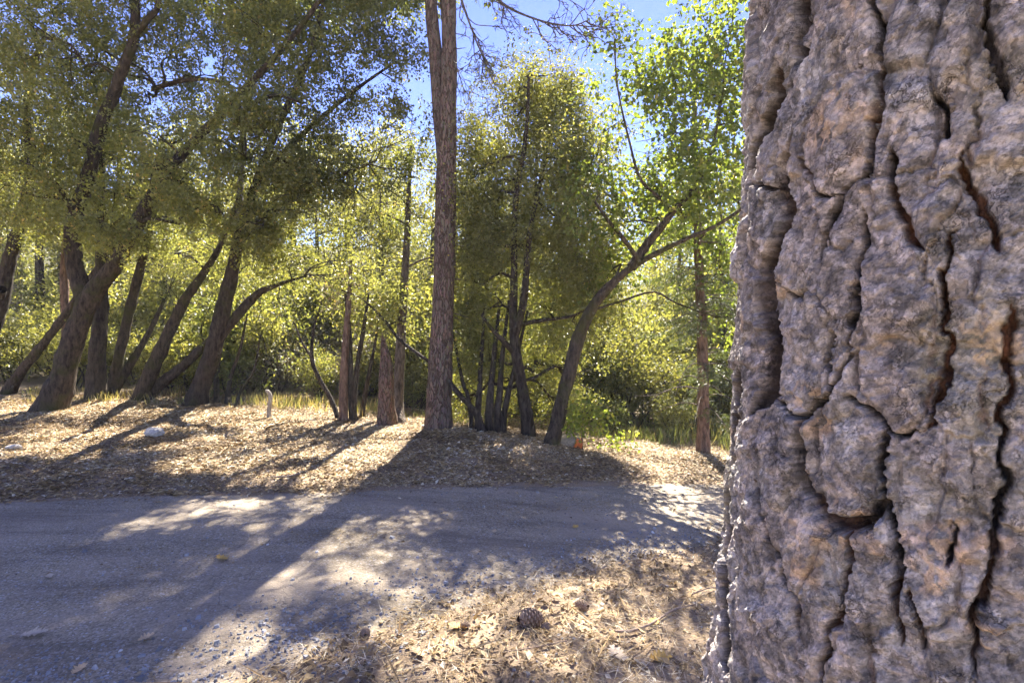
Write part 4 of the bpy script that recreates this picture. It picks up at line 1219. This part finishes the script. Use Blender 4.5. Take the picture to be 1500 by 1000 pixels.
    C = mx(np.broadcast_to(g, S.shape + (3,)), mauve, sstep(-.3, .4, fbm2(S * 9, Z * 9, 3, 101)))
    C = mx(C, blue, sstep(.0, .5, fbm2(S * 13 + 3, Z * 11, 3, 103)) * .7)
    C = C * (1.05 + 0.3 * (i0 - .5) + 0.45 * (i1 - .5) + 0.34 * (i2 - .5) + 0.5 * (k1 - .5) + 0.4 * (k2 - .5) + .2 * (k3 - .5))[..., None]
    C = C * (1 - 0.45 * edge_dark)[..., None]
    C = C * (1 + 0.45 * fbm2(S * 90, Z * 90, 3, 107))[..., None]
    f_tan = sstep(.34, .52, fbm2(S * 10 + 17, Z * 12, 3, 109)) * sstep(.3, .55, k2)
    C = mx(C, tan, f_tan * .8)
    C = mx(C, pale, sstep(.2, .5, fbm2(S * 34, Z * 34, 3, 113)) * .45)
    # olive lichen
    C = mx(C, np.array([0.21, 0.20, 0.13]), sstep(.2, .6, fbm2(S * 6 + 70, Z * 5, 3, 117)) * .4)
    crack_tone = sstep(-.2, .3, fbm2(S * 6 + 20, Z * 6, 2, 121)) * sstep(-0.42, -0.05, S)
    cc = mx(np.broadcast_to(crack_dark, S.shape + (3,)), rust, crack_tone)
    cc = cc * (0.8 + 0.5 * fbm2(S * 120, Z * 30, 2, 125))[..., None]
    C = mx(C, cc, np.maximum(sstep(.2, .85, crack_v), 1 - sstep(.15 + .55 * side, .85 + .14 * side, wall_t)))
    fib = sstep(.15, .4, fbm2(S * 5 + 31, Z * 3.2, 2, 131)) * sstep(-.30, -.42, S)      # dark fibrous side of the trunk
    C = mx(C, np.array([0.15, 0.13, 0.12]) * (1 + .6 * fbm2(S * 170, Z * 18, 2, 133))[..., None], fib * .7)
    C = np.clip(C * np.array([1.13, 1.10, 1.05]), 0.015, 0.8)
    ph = PHI0 + S / R0
    Rr = trunk_R(Z) - 0.006 + H
    V = np.stack([PC[0] + np.cos(ph) * Rr, PC[1] + np.sin(ph) * Rr, Z], -1)
    nz, ns = S.shape
    idx = np.arange(nz * ns).reshape(nz, ns)
    Fq = np.stack([idx[:-1, :-1], idx[:-1, 1:], idx[1:, 1:], idx[1:, :-1]], -1).reshape(-1, 4)
    pid = np.where(wall > 0.4, ident, -1)[:-1, :-1].ravel()
    base = np.array([PC[0], PC[1], float(ground_z(PC[0], PC[1]))])
    # material
    m, N, L, out = new_mat('ponderosa_bark')
    at = N.new('ShaderNodeAttribute'); at.attribute_name = 'tint'
    v = mapping(N, L, (1, 1, 1))
    n1 = noise(N, L, v, 260, 5, 0.7)
    n2 = noise(N, L, v, 900, 2, 0.6)
    wob = noise(N, L, v, 38, 4, 0.6)
    def warped(amount, scale_z):
        vm = N.new('ShaderNodeVectorMath'); vm.operation = 'MULTIPLY_ADD'
        L.new(wob.outputs['Color'], vm.inputs[0]); vm.inputs[1].default_value = (amount,) * 3
        mp = N.new('ShaderNodeMapping'); mp.inputs['Scale'].default_value = (1, 1, scale_z); L.new(v, mp.inputs['Vector'])
        L.new(mp.outputs['Vector'], vm.inputs[2])
        return vm.outputs[0]
    def vor(feature, vec, sc):
        n = N.new('ShaderNodeTexVoronoi'); n.feature = feature; n.inputs['Scale'].default_value = sc
        L.new(vec, n.inputs['Vector'])
        return n
    wv = warped(.06, 1.0)
    c1 = vor('F1', wv, 62); c0 = vor('F1', wv, 140); e1 = vor('DISTANCE_TO_EDGE', wv, 48); e2 = vor('DISTANCE_TO_EDGE', wv, 130)
    sp = N.new('ShaderNodeSeparateColor'); L.new(c1.outputs['Color'], sp.inputs['Color'])
    sp0 = N.new('ShaderNodeSeparateColor'); L.new(c0.outputs['Color'], sp0.inputs['Color'])
    rf0 = ramp(N, [(0.0, (0.72, 0.71, 0.70)), (1.0, (1.28, 1.28, 1.29))]); L.new(sp0.outputs[0], rf0.inputs['Fac'])
    rf = ramp(N, [(0.0, (0.66, 0.65, 0.64)), (0.5, (1.0, 1.0, 1.0)), (1.0, (1.42, 1.40, 1.40))])
    L.new(sp.outputs[0], rf.inputs['Fac'])
    r = ramp(N, [(0.25, (0.76, 0.76, 0.76)), (0.75, (1.24, 1.24, 1.24))])
    L.new(n1.outputs['Fac'], r.inputs['Fac'])
    c = mixc(N, L, 1.0, at.outputs['Color'], r.outputs['Color'], 'MULTIPLY')
    c = mixc(N, L, 0.9, c, rf.outputs['Color'], 'MULTIPLY')
    c = mixc(N, L, 0.8, c, rf0.outputs['Color'], 'MULTIPLY')
    re1 = ramp(N, [(0.0, (0.42, 0.38, 0.36)), (0.06, (1, 1, 1))]); L.new(e1.outputs['Distance'], re1.inputs['Fac'])
    re2 = ramp(N, [(0.0, (0.45, 0.42, 0.40)), (0.08, (1, 1, 1))]); L.new(e2.outputs['Distance'], re2.inputs['Fac'])
    patch = noise(N, L, v, 21, 3)
    rp = ramp(N, [(0.50, (0, 0, 0)), (0.66, (0.7, 0.7, 0.7))]); L.new(patch.outputs['Fac'], rp.inputs['Fac'])
    c = mixc(N, L, rp.outputs['Color'], c, mixc(N, L, 1.0, c, re1.outputs['Color'], 'MULTIPLY'))
    c = mixc(N, L, 0.22, c, re2.outputs['Color'], 'MULTIPLY')
    ad = N.new('ShaderNodeMath'); ad.operation = 'MULTIPLY_ADD'
    L.new(re1.outputs['Color'], ad.inputs[0]); L.new(rp.outputs['Color'], ad.inputs[1]); L.new(sp.outputs[0], ad.inputs[2])
    nb = bump(N, L, ad.outputs[0], 1.0, 0.006)
    nb = bump(N, L, sp0.outputs[0], 0.8, 0.003, nb)
    nb = bump(N, L, n1.outputs['Fac'], 0.35, 0.003, nb)
    nb = bump(N, L, re2.outputs['Color'], 0.25, 0.0012, nb)
    nb = bump(N, L, n2.outputs['Fac'], 0.4, 0.0015, nb)
    principled(N, L, out, c, 0.85, nb, 0.3)
    t = thing('pine_tree', 'huge pine trunk with deep grey bark plates filling the right edge', 'tree', base)
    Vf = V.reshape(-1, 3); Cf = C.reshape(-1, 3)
    gu, gz = np.gradient(V, axis=1), np.gradient(V, axis=0)
    NF = norm(np.cross(gu, gz)).reshape(-1, 3)
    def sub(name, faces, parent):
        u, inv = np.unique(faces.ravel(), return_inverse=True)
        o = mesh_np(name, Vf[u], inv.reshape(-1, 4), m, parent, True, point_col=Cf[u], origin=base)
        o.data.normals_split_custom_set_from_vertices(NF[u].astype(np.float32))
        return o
    # core of the trunk: the cracks, and the plain rest of the stem round the back, above and below
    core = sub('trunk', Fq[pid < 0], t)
    order = np.argsort(pid, kind='stable'); ps = pid[order]
    cuts = np.flatnonzero(np.diff(ps)) + 1
    for grp in np.split(order, cuts):
        if pid[grp[0]] < 0 or len(grp) < 60:
            continue
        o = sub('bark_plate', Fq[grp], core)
    small = [g for g in np.split(order, cuts) if pid[g[0]] >= 0 and len(g) < 60]
    # the stem behind and beyond the finely built part
    zz = np.concatenate([np.arange(-0.3, 0.68, 0.02), np.arange(0.68, 2.34, 0.04), np.arange(2.34, 4.0, 0.02), np.arange(4.0, 13, 0.15)])
    aa = np.linspace(0, 2 * np.pi, 150, endpoint=False)
    A, ZZ = np.meshgrid(aa, zz)
    fl = 1 + 0.25 * np.exp(-np.maximum(ZZ, 0) / 0.25)
    qx = np.cos(A) * 3; qy = np.sin(A) * 3
    pts = np.stack([qx * 2.4, qy * 2.4, ZZ * 3.5], -1).reshape(-1, 3)
    rid = np.abs(vnoise3(pts, 5)) + 0.5 * np.abs(vnoise3(pts * 2.2, 6))
    rid = rid.reshape(A.shape)
    dphi = (A - PHI0 + np.pi) % (2 * np.pi) - np.pi
    inside = sstep(-1.69, -1.63, dphi) * sstep(.74, .68, dphi) * sstep(.67, .73, ZZ) * sstep(2.33, 2.27, ZZ)
    RR = trunk_R(ZZ) * fl - 0.03 + 0.035 * np.clip(rid * 1.4, 0, 1) - 0.05 * inside
    Vb = np.stack([PC[0] + np.cos(A) * RR, PC[1] + np.sin(A) * RR, ZZ], -1).reshape(-1, 3)
    n_, k_ = A.shape
    ii = np.arange(n_ * k_).reshape(n_, k_)
    Fb = np.stack([ii[:-1], np.roll(ii[:-1], -1, 1), np.roll(ii[1:], -1, 1), ii[1:]], -1).reshape(-1, 4)
    f = np.clip(rid * 2.2, 0, 1).ravel()[:, None]
    cb = (np.array([0.10, 0.06, 0.04]) * (1 - f) + np.array([0.25, 0.22, 0.215]) * f)
    mesh_np('stem', Vb, Fb, m, t, True, point_col=cb, origin=base)
big_trunk()

# ------------------------------------------------------------------ leaf litter, needles, gravel
def road_edge_keep(x, y, rs, soft=0.5):
    o = off_road(x, y) + 0.16 * fbm2(x * 2.2, y * 2.2, 3, 41)
    pr = np.where(o > 0.05, 1.0, np.exp((o - 0.05) / 0.09) * 0.55 + 0.004)
    return rs.random(len(x)) < pr

def surf_z(x, y):
    o = off_road(x, y)
    amp = sstep(0.0, 0.6, o)
    z = ground_z(x, y) + amp * (0.035 * fbm2(x * 1.3, y * 1.3, 3, 3) + 0.02 * fbm2(x * 6, y * 6, 3, 9)) + 0.035 * sstep(0.05, 0.5, o)
    road = base_z(x) + 0.004 + 0.012 * fbm2(x * 0.8, y * 0.8, 3, 2) + 0.003 * fbm2(x * 7, y * 7, 2, 12)
    return np.where(o < 0.0, np.maximum(z - 0.03 * (o < -.2), road), z)

def litter(name, label, n, xr, yr, size, aspect, tilt, rs, tone_mu=.55, tone_sd=.26, mask=None, lift=0.004):
    x = rs.uniform(*xr, n); y = rs.uniform(yr[0], yr[1], n)
    k = road_edge_keep(x, y, rs) & (np.abs(x) < 0.98 * y + 0.5)
    if mask is not None:
        k &= mask(x, y)
    x, y = x[k], y[k]; n = len(x)
    z = surf_z(x, y) + lift + rs.random(n) * 0.012
    az = rs.uniform(0, 2 * np.pi, n)
    a = np.stack([np.cos(az), np.sin(az), rs.normal(size=n) * tilt], -1); a = norm(a)
    nn = np.stack([rs.normal(size=n) * tilt, rs.normal(size=n) * tilt, np.ones(n)], -1)
    nn = norm(nn - a * np.sum(nn * a, 1, keepdims=True))
    l = rs.uniform(*size, n)
    pt = 0.42 * fbm2(x * 1.5, y * 1.9, 4, 61)
    l = l * (1 + .35 * fbm2(x * 2.1 + 5, y * 2.1, 3, 63))
    t = np.clip(rs.normal(tone_mu, tone_sd, n) + pt, 0, 1)
    Lf = Leaves(); Lf.put(np.stack([x, y, z], -1) - a * (l * .5)[:, None], a, nn, l, l * aspect * rs.uniform(.7, 1.3, n), t)
    o = Lf.build(name, M['litter'])
    tag(o, label, 'leaf litter', kind='stuff')
    return o
rs = np.random.default_rng(21)
litter('leaf_litter', 'dry oak leaves carpeting the bank beyond the road', 205000, (-10.5, 5.5), (5.0, 11.5), (.018, .066), .5, .24, rs)
litter('leaf_litter', 'dry leaves and bits covering the near roadside', 36000, (-1.8, 4.2), (1.7, 6.0), (.008, .04), .5, .5, rs, .5, .33)
litter('leaf_litter', 'larger curled dry leaves strewn over the near roadside', 1500, (-1.8, 4.2), (1.7, 6.0), (.035, .066), .5, .45, rs, .42, .3, lift=.016)
litter('fallen_twigs', 'thin dead twigs scattered through the leaf litter', 5200, (-10.5, 5.5), (1.8, 11.5), (.08, .38), .028, .10, rs, .16, .16, lift=.022)
litter('pine_needles', 'fallen tan pine needles on the near roadside', 30000, (-1.8, 4.2), (1.7, 6.0), (.06, .13), .022, .12, rs, .6, .28, lift=.012)

def needles_on_road():
    n = 19000
    x = rs.uniform(-5, 3.4, n); t = rs.random(n)
    y = road_near(x) + (road_far(x) - road_near(x)) * t
    band = np.exp(-((t - .62 - .03 * x) / .10) ** 2) * .8 + .06 + .5 * np.exp(-(t / .12) ** 2) + .5 * np.exp(-((1 - t) / .05) ** 2)
    k = (rs.random(n) < band * (.35 + .65 * sstep(-.2, .3, fbm2(x * 1.3, y * 1.3, 3, 88)))) & (y > 1.8) & (np.abs(x) < .98 * y + .4)
    x, y = x[k], y[k]; n = len(x)
    az = rs.uniform(0, 6.28, n); a = np.stack([np.cos(az), np.sin(az), np.zeros(n)], -1)
    nn = np.tile(np.array([[0, 0, 1.0]]), (n, 1))
    big = rs.random(n) < .25
    l = np.where(big, rs.uniform(.015, .04, n), rs.uniform(.05, .12, n))
    Lf = Leaves(); Lf.put(np.stack([x, y, surf_z(x, y) + .006], -1), a, nn, l, np.where(big, l * .5, .0028), np.clip(rs.normal(.45, .2, n), 0, 1))
    tag(Lf.build('pine_needles', M['litter']), 'brown needles and leaf bits blown along the asphalt', 'needles', kind='stuff')
needles_on_road()

def rock_mesh(rs, sub=0):
    import bmesh
    bm = bmesh.new()
    bmesh.ops.create_icosphere(bm, subdivisions=1 + sub, radius=1.0)
    V = np.array([v.co[:] for v in bm.verts]); Fc = np.array([[v.index for v in f.verts] for f in bm.faces])
    bm.free()
    V = V * (1 + rs.normal(size=(len(V), 1)) * (0.16 if sub == 0 else 0.0))
    V *= np.array([1, rs.uniform(.65, .95), rs.uniform(.45, .7)])
    return V, Fc

def gravel():
    rs = np.random.default_rng(33)
    import bmesh
    cube = np.array([[-1, -1, -1], [1, -1, -1], [1, 1, -1], [-1, 1, -1], [-1, -1, 1], [1, -1, 1], [1, 1, 1], [-1, 1, 1]], float) * .62
    cf = np.array([[0, 3, 2, 1], [4, 5, 6, 7], [0, 1, 5, 4], [1, 2, 6, 5], [2, 3, 7, 6], [3, 0, 4, 7]])
    n = 80000
    x = rs.uniform(-3.2, 4.5, n); y = rs.uniform(1.6, 6.2, n)
    o = road_near(x) - y                      # >0 on the near bank
    pr = np.exp(-((o + 0.10) / (.30 + .22 * sstep(.4, -1.2, x))) ** 2) * (0.35 + 0.65 * sstep(-.25, .3, fbm2(x * 1.6, y * 1.6, 3, 71)))
    pr = np.maximum(pr, np.where(o < 0, 0.012, 0.05))
    pr = np.maximum(pr * .62, .75 * np.exp(-((x + 1.05) / .55) ** 2 - ((y - 2.75) / .30) ** 2))
    pr = np.maximum(pr, .6 * np.exp(-((x + 2.1) / .5) ** 2 - ((y - 2.45) / .16) ** 2))
    pr = np.where(y > road_far(x), 0.0, pr)
    k = (rs.random(n) < pr) & (np.abs(x) < 0.98 * y + .4)
    x, y = x[k], y[k]; n = len(x)
    z = surf_z(x, y)
    sz = np.clip(rs.lognormal(-4.85, .42, n), .004, .022)
    V = cube[None] * (1 + rs.normal(size=(n, 8, 3)) * .24)
    V[:, 4:, :2] *= rs.uniform(.45, .95, (n, 1, 1))
    V *= rs.uniform(.55, 1.1, (n, 1, 3)) * np.array([1.1, 1.1, .75])
    an = rs.uniform(0, 6.28, n); ca, sa = np.cos(an)[:, None], np.sin(an)[:, None]
    X = V[..., 0] * ca - V[..., 1] * sa; Y = V[..., 0] * sa + V[..., 1] * ca
    W = np.stack([X, Y, V[..., 2]], -1) * sz[:, None, None] + np.stack([x, y, z + sz * .25], -1)[:, None]
    Fq = (cf[None] + np.arange(n)[:, None, None] * 8).reshape(-1, 4)
    m, N, L, out = new_mat('crushed_gravel')
    at = N.new('ShaderNodeAttribute'); at.attribute_name = 'tone'
    r = ramp(N, [(0, (0.13, 0.13, 0.14)), (.5, (0.26, 0.26, 0.275)), (.9, (0.40, 0.39, 0.39)), (1, (0.62, 0.60, 0.57))])
    L.new(at.outputs['Fac'], r.inputs['Fac'])
    v = mapping(N, L, (1, 1, 1)); n1 = noise(N, L, v, 300, 3)
    c = mixc(N, L, .5, r.outputs['Color'], n1.outputs['Color'], 'OVERLAY')
    hs = N.new('ShaderNodeHueSaturation'); hs.inputs['Saturation'].default_value = .5; L.new(c, hs.inputs['Color'])
    principled(N, L, out, hs.outputs['Color'], .85, None, .3)
    o = mesh_np('gravel', W.reshape(-1, 3), Fq, m, face_attr=np.repeat(np.clip(rs.normal(.45, .22, n), 0, 1), 6))
    tag(o, 'loose grey gravel along the near edge of the road', 'gravel', kind='stuff')
gravel()

# ------------------------------------------------------------------ grass
def grass():
    rs = np.random.default_rng(41)
    Lf = Leaves()
    def clump(px, d, n, h, spread, tone):
        x0 = (px - 750) / F * d
        x = x0 + rs.normal(size=n) * spread; y = d + rs.normal(size=n) * spread
        z = ground_z(x, y) + .01
        a = norm(np.stack([rs.normal(size=n) * .28, rs.normal(size=n) * .28, np.ones(n)], -1))
        nn = norm(np.cross(a, rs.normal(size=(n, 3))))
        l = h * rs.uniform(.5, 1.2, n)
        Lf.put(np.stack([x, y, z], -1), a, nn, l, np.full(n, .012), np.clip(rs.normal(tone, .2, n), 0, 1))
    for k in range(26):
        clump(rs.uniform(930, 1130), rs.uniform(9.6, 10.8), 34, rs.uniform(.25, .6), .16, rs.uniform(.2, .7))
    for k in range(48):
        px = rs.uniform(350, 640)
        d = hit(px, 606 + (px - 400) * .07)[1] + rs.uniform(.2, 1.2)
        clump(px, d, 22, rs.uniform(.12, .32), .14, rs.uniform(.4, 1.0))
    for k in range(40):
        clump(rs.uniform(40, 330), rs.uniform(10.3, 12.5), 22, .22, .1, rs.uniform(.5, 1))
    for k in range(16):
        clump(rs.uniform(820, 940), rs.uniform(9.4, 10.4), 26, .3, .12, .5)
    tag(Lf.build('grass', M['grass']), 'tall green and straw grass along the edge of the wood', 'grass', kind='stuff')
grass()

# ------------------------------------------------------------------ small things
def flat_mat(name, col, rough=.7, spec=.2, var=.35, scale=40):
    m, N, L, out = new_mat(name)
    v = mapping(N, L, (1, 1, 1)); n1 = noise(N, L, v, scale, 5, .65)
    r = ramp(N, [(.3, tuple(c * (1 - var) for c in col)), (.7, tuple(min(1, c * (1 + var)) for c in col))])
    L.new(n1.outputs['Fac'], r.inputs['Fac'])
    nb = bump(N, L, n1.outputs['Fac'], .5, .01)
    principled(N, L, out, r.outputs['Color'], rough, nb, spec)
    return m
M['white_rock'] = flat_mat('white_rock', (.42, .39, .35))
M['tan_rock'] = flat_mat('tan_rock', (.30, .245, .18))
M['cone'] = flat_mat('pine_cone', (.15, .085, .05), .75)
M['cone_tip'] = flat_mat('pine_cone_tip', (.26, .19, .14), .75)
M['stick'] = flat_mat('dry_stick', (.27, .20, .15), .85)
M['yellow_leaf'] = flat_mat('fallen_yellow_leaf', (.55, .34, .08), .6, .3, .25, 60)
M['tan_leaf'] = flat_mat('fallen_tan_leaf', (.56, .40, .22), .65, .25, .25, 60)
M['bleached_leaf'] = flat_mat('bleached_leaf', (.48, .39, .28), .65, .25, .2, 60)
M['orange'] = flat_mat('orange_mesh_plastic', (.85, .22, .04), .5, .4, .1)

def rock(px, py, w, label, mat, seed, flat=.6):
    import bmesh
    rs = np.random.default_rng(seed)
    b = hit(px, py); b[2] = float(surf_z(np.array([b[0]]), np.array([b[1]]))[0])
    r = .5 * w / F * b[1]
    bm = bmesh.new(); bmesh.ops.create_icosphere(bm, subdivisions=3, radius=1.0)
    V = np.array([v.co[:] for v in bm.verts]); Fc = np.array([[v.index for v in f.verts] for f in bm.faces]); bm.free()
    V = V * (1 + .22 * vnoise3(V * 1.7 + seed, 3) + .10 * vnoise3(V * 4 + seed, 4))[:, None]
    V = np.sign(V) * np.abs(V) ** .85 * np.array([1, .75, flat])
    o = mesh_np('rock', V * r + b + np.array([0, 0, r * flat * .55]), Fc, mat, smooth=False, origin=b)
    tag(o, label, 'rock')
rock(226, 641, 26, 'white chunky rock lying on the leaf bank at left', M['white_rock'], 3)
rock(20, 662, 20, 'small pale flat rock near the left edge of the leaf bank', M['white_rock'], 5, .4)
rock(829, 655, 46, 'pale tan boulder behind the orange flagging', M['tan_rock'], 8, .45)
rock(625, 628, 14, 'small white stone at the foot of the central pine', M['white_rock'], 9, .4)

def lobed_leaf(px, py, w, mat, label, rz, seed, lobes=4):
    rs = np.random.default_rng(seed)
    b = hit(px, py); b[2] = float(surf_z(np.array([b[0]]), np.array([b[1]]))[0]) + .012
    L = w / F * b[1]
    ts = np.linspace(0, 1, 2 * lobes + 3)
    half = []
    for i, t in enumerate(ts):
        env = math.sin(math.pi * min(1, t * .9 + .08)) * .36
        half.append(env * (1.15 if i % 2 == 1 else .5) * rs.uniform(.85, 1.15))
    half[0] = .02; half[-1] = .01
    cx = ts - .5
    V, Fc = [], []
    for i, t in enumerate(ts):
        curl = .16 * (t - .4) ** 2 * 2
        V += [[cx[i], 0, curl], [cx[i] + (.06 if i % 2 else 0), half[i], curl + half[i] * .45 + rs.normal() * .03], [cx[i] + (.06 if i % 2 else 0), -half[i], curl + half[i] * .3 + rs.normal() * .03]]
    for i in range(len(ts) - 1):
        a, c = 3 * i, 3 * (i + 1)
        Fc += [[a, c, c + 1, a + 1], [a, a + 2, c + 2, c]]
    V = np.array(V) * L
    ca, sa = math.cos(rz), math.sin(rz)
    V = np.stack([V[:, 0] * ca - V[:, 1] * sa, V[:, 0] * sa + V[:, 1] * ca, V[:, 2]], -1) + b
    t = thing('fallen_leaf', label, 'leaf', b)
    mesh_np('blade', V, np.array(Fc), mat, t, True, origin=b)
    T = Tubes(); s = b + np.array([-.5 * L * ca, -.5 * L * sa, .008]); T.add([s, s + np.array([-ca, -sa, .05]) * L * .3], [.0016, .001], 4, .02)
    T.build('stalk', M['stick'], t, b)
lobed_leaf(325, 822, 24, M['yellow_leaf'], 'yellow leaf alone in the middle of the road at left', 2.6, 1)
lobed_leaf(50, 932, 34, M['bleached_leaf'], 'large pale lobed leaf on the asphalt at lower left', .3, 2, 5)
lobed_leaf(214, 938, 22, M['tan_leaf'], 'small brownish leaf on the asphalt above the gravel', 1.0, 3)
lobed_leaf(72, 847, 16, M['bleached_leaf'], 'small pale leaf near the left edge of the road', 2.2, 4)
lobed_leaf(487, 863, 14, M['bleached_leaf'], 'tiny pale leaf right of centre on the shaded road', .2, 5)
lobed_leaf(724, 781, 12, M['tan_leaf'], 'curled tan leaf on the road left of another small leaf', 1.4, 6)
lobed_leaf(843, 774, 12, M['yellow_leaf'], 'small ochre leaf on the far half of the road towards the right', .8, 7)
lobed_leaf(670, 932, 30, M['yellow_leaf'], 'orange tan leaf left of the large pine cone', 2.9, 8)
lobed_leaf(968, 978, 34, M['yellow_leaf'], 'golden leaf beside the base of the view near the big trunk', .1, 9)
lobed_leaf(958, 925, 22, M['yellow_leaf'], 'yellow leaf at the end of the dry stick', .9, 10)
lobed_leaf(905, 968, 40, M['bleached_leaf'], 'bleached crumpled leaf between the stick and the golden leaf', 1.9, 11, 5)
lobed_leaf(612, 975, 30, M['tan_leaf'], 'tan leaf low in front of the gravel', 2.2, 12)
lobed_leaf(116, 985, 24, M['tan_leaf'], 'tan leaf lying in the gravel at lower left', 1.5, 13)
lobed_leaf(755, 985, 28, M['tan_leaf'], 'brown leaf straight below the large pine cone', 1.1, 14)

def pine_cone(px, py, w, label, rz, seed, tilt=.2):
    rs = np.random.default_rng(seed)
    b = hit(px, py); b[2] = float(surf_z(np.array([b[0]]), np.array([b[1]]))[0])
    L = w / F * b[1]; R = L * .36
    t = thing('pine_cone', label, 'pine cone', b + np.array([0, 0, R * .75]))
    t.rotation_euler = (0, tilt, rz)
    T = Tubes(); T.add([np.array([-L * .48, 0, 0]), np.array([-L * .2, 0, 0]), np.array([L * .2, 0, 0]), np.array([L * .46, 0, 0])], [R * .3, R * .62, R * .5, R * .1], 10, L / 12)
    T.build('core', M['cone'], t)
    V, Fc = [], []
    n = 90
    for i in range(n):                         # overlapping scales in a spiral
        u = i / (n - 1); an = i * 2.39996
        x = -L * .46 + L * .92 * u
        rad = R * (.35 + .65 * math.sin(math.pi * min(1, .12 + u * .86)) ** .7)
        rd = np.array([0, math.cos(an), math.sin(an)]); td = np.array([0, -math.sin(an), math.cos(an)]); ax = np.array([1.0, 0, 0])
        w_ = L * .075; root = ax * (x - L * .05) + rd * rad * .45
        tip = ax * (x + L * .035) + rd * rad
        k = len(V)
        V += [root - td * w_ * .5, root + td * w_ * .5, tip + td * w_, tip - td * w_, tip + ax * L * .03 + rd * L * .012, tip - ax * L * .03 + rd * L * .004]
        Fc += [[k, k + 1, k + 2, k + 3], [k + 3, k + 2, k + 4, k + 4], [k + 3, k + 5, k + 2, k + 2]]
    tri = [[f[0], f[1], f[2]] for f in Fc] + [[f[0], f[2], f[3]] for f in Fc if f[2] != f[3]]
    sc = mesh_np('scales', np.array(V), np.array(tri), M['cone_tip'], t)
    sc['kind'] = 'stuff'
pine_cone(776, 927, 40, 'large brown pine cone lying on the near roadside', .5, 1)
pine_cone(852, 905, 24, 'small reddish pine cone right of the large cone', 2.4, 2)
pine_cone(800, 932, 20, 'half hidden small cone touching the right of the large cone', 1.2, 3)
pine_cone(535, 932, 20, 'round dark cone among the leaves left of the large cone', 1.9, 4)
pine_cone(682, 932, 16, 'little cone next to the orange tan leaf', .2, 5)

def stick(path, r, label):
    pts = []
    for px, py in path:
        b = hit(px, py); pts.append([b[0], b[1], float(surf_z(np.array([b[0]]), np.array([b[1]]))[0]) + r + .012])
    pts = np.array(pts); base = pts[0].copy(); base[2] -= r
    T = Tubes(); T.add(pts, np.linspace(r, r * .5, len(pts)), 8, .02, .12, 40, 3)
    tag(T.build('stick', M['stick'], None, base), label, 'stick')
stick([(900, 938), (925, 936), (955, 928), (985, 905), (1020, 896)], .009, 'crooked dry stick across the near leaves beside the big trunk')
stick([(830, 955), (790, 962), (742, 972)], .005, 'thin twig below the large pine cone')
stick([(440, 702), (420, 706), (396, 705)], .012, 'short broken stick on the leaf bank near the road')
stick([(1010, 882), (1040, 874), (1060, 871)], .006, 'thin straight twig touching the left of the big trunk')

def stake():
    b = hit(394, 615); D = b[1]
    T = Tubes(); p = px_path([(394, 622, D, 6.5), (394.5, 600, D, 6.2), (396, 585, D, 6), (395, 577, D, 5.5), (392, 573, D, 5), (389, 572, D, 3)])
    T.add(p[0], p[1], 12, .03, .05, 20, 6)
    tag(T.build('stake', M['pale_wood'], None, b), 'bleached wooden stake with bent top standing in the grass', 'stake')
stake()

def flagging():
    b = hit(847, 660); D = b[1]
    t = thing('flagging', 'faded orange plastic flagging hung on thin stakes right of the leaning oak', 'flagging', b)
    for x in (843, 852):
        T = Tubes(); T.add([P(x, 668, D), P(x, 645, D), P(x + .5, 612 if x > 850 else 640, D)], [.008, .008, .006], 6, .05)
        T.build('stake', M['stick'], t, b)
    nx, nz = 9, 7
    V = []
    for j in range(nz):
        for i in range(nx):
            q = P(839 + i * 1.6, 643 + j * 2.2 + (1.2 * math.sin(i * 1.3)), D - .02)
            V.append(q + np.array([0, .03 * math.sin(i * 1.1 + j * .5) + .02 * math.cos(j), 0]))
    V = np.array(V); back = V + np.array([0, .004, 0])
    T = Tubes()
    for j in range(nz): T.add(V[j * nx:(j + 1) * nx], np.full(nx, .0065), 5, .02)
    for i in range(nx): T.add(V[i::nx], np.full(nz, .0065), 5, .02)
    tag(T.build('mesh_sheet', M['orange'], t, b), kind='stuff')
flagging()

def sapling():
    b = hit(857, 662); D = b[1]
    t = thing('maple_sapling', 'small bright green sapling beside the orange flagging', 'sapling', b)
    T = Tubes(); c, r = T.add([P(853, 668, D), P(853, 640, D), P(854, 615, D), P(858, 588, D)], [.012, .01, .008, .003], 7, .05)
    T.build('trunk', M['red_bark'], t, b)
    Lf = Leaves()
    for (x, y, rx, ry, n) in [(855, 605, 30, 10, 26), (862, 590, 22, 9, 20), (840, 618, 20, 8, 14), (875, 615, 18, 8, 14), (900, 648, 18, 10, 16)]:
        q = cl(x, y, D + rng.normal() * .1, rx, ry, .25); Lf.blob(q[0], q[1], n, per=7, size=.07, aspect=.75, carve=False, tone=.05)
    tag(Lf.build('crown', M['lobed_leaf'], t, b), kind='stuff')
sapling()

# ------------------------------------------------------------------ added air veil standing in for lens glare, lifts the dark wood
def veil_haze():
    x0, x1, y0, y1, z0, z1 = -70, 70, -6, 62, -3.5, 17.5
    V = np.array([[x0, y0, z0], [x1, y0, z0], [x1, y1, z0], [x0, y1, z0], [x0, y0, z1], [x1, y0, z1], [x1, y1, z1], [x0, y1, z1]], float)
    Fq = np.array([[0, 3, 2, 1], [4, 5, 6, 7], [0, 1, 5, 4], [1, 2, 6, 5], [2, 3, 7, 6], [3, 0, 4, 7]])
    m, N, L, out = new_mat('veil_haze')
    pv = N.new('ShaderNodeVolumePrincipled')
    pv.inputs['Color'].default_value = (0.95, 0.96, 0.92, 1)
    pv.inputs['Density'].default_value = 0.0012
    pv.inputs['Anisotropy'].default_value = 0.0
    L.new(pv.outputs['Volume'], out.inputs['Volume'])
    o = mesh_np('veil_haze', V, Fq, m)
    tag(o, 'added thin air veil standing in for lens glare over the wood', 'veil_haze', kind='stuff')
veil_haze()
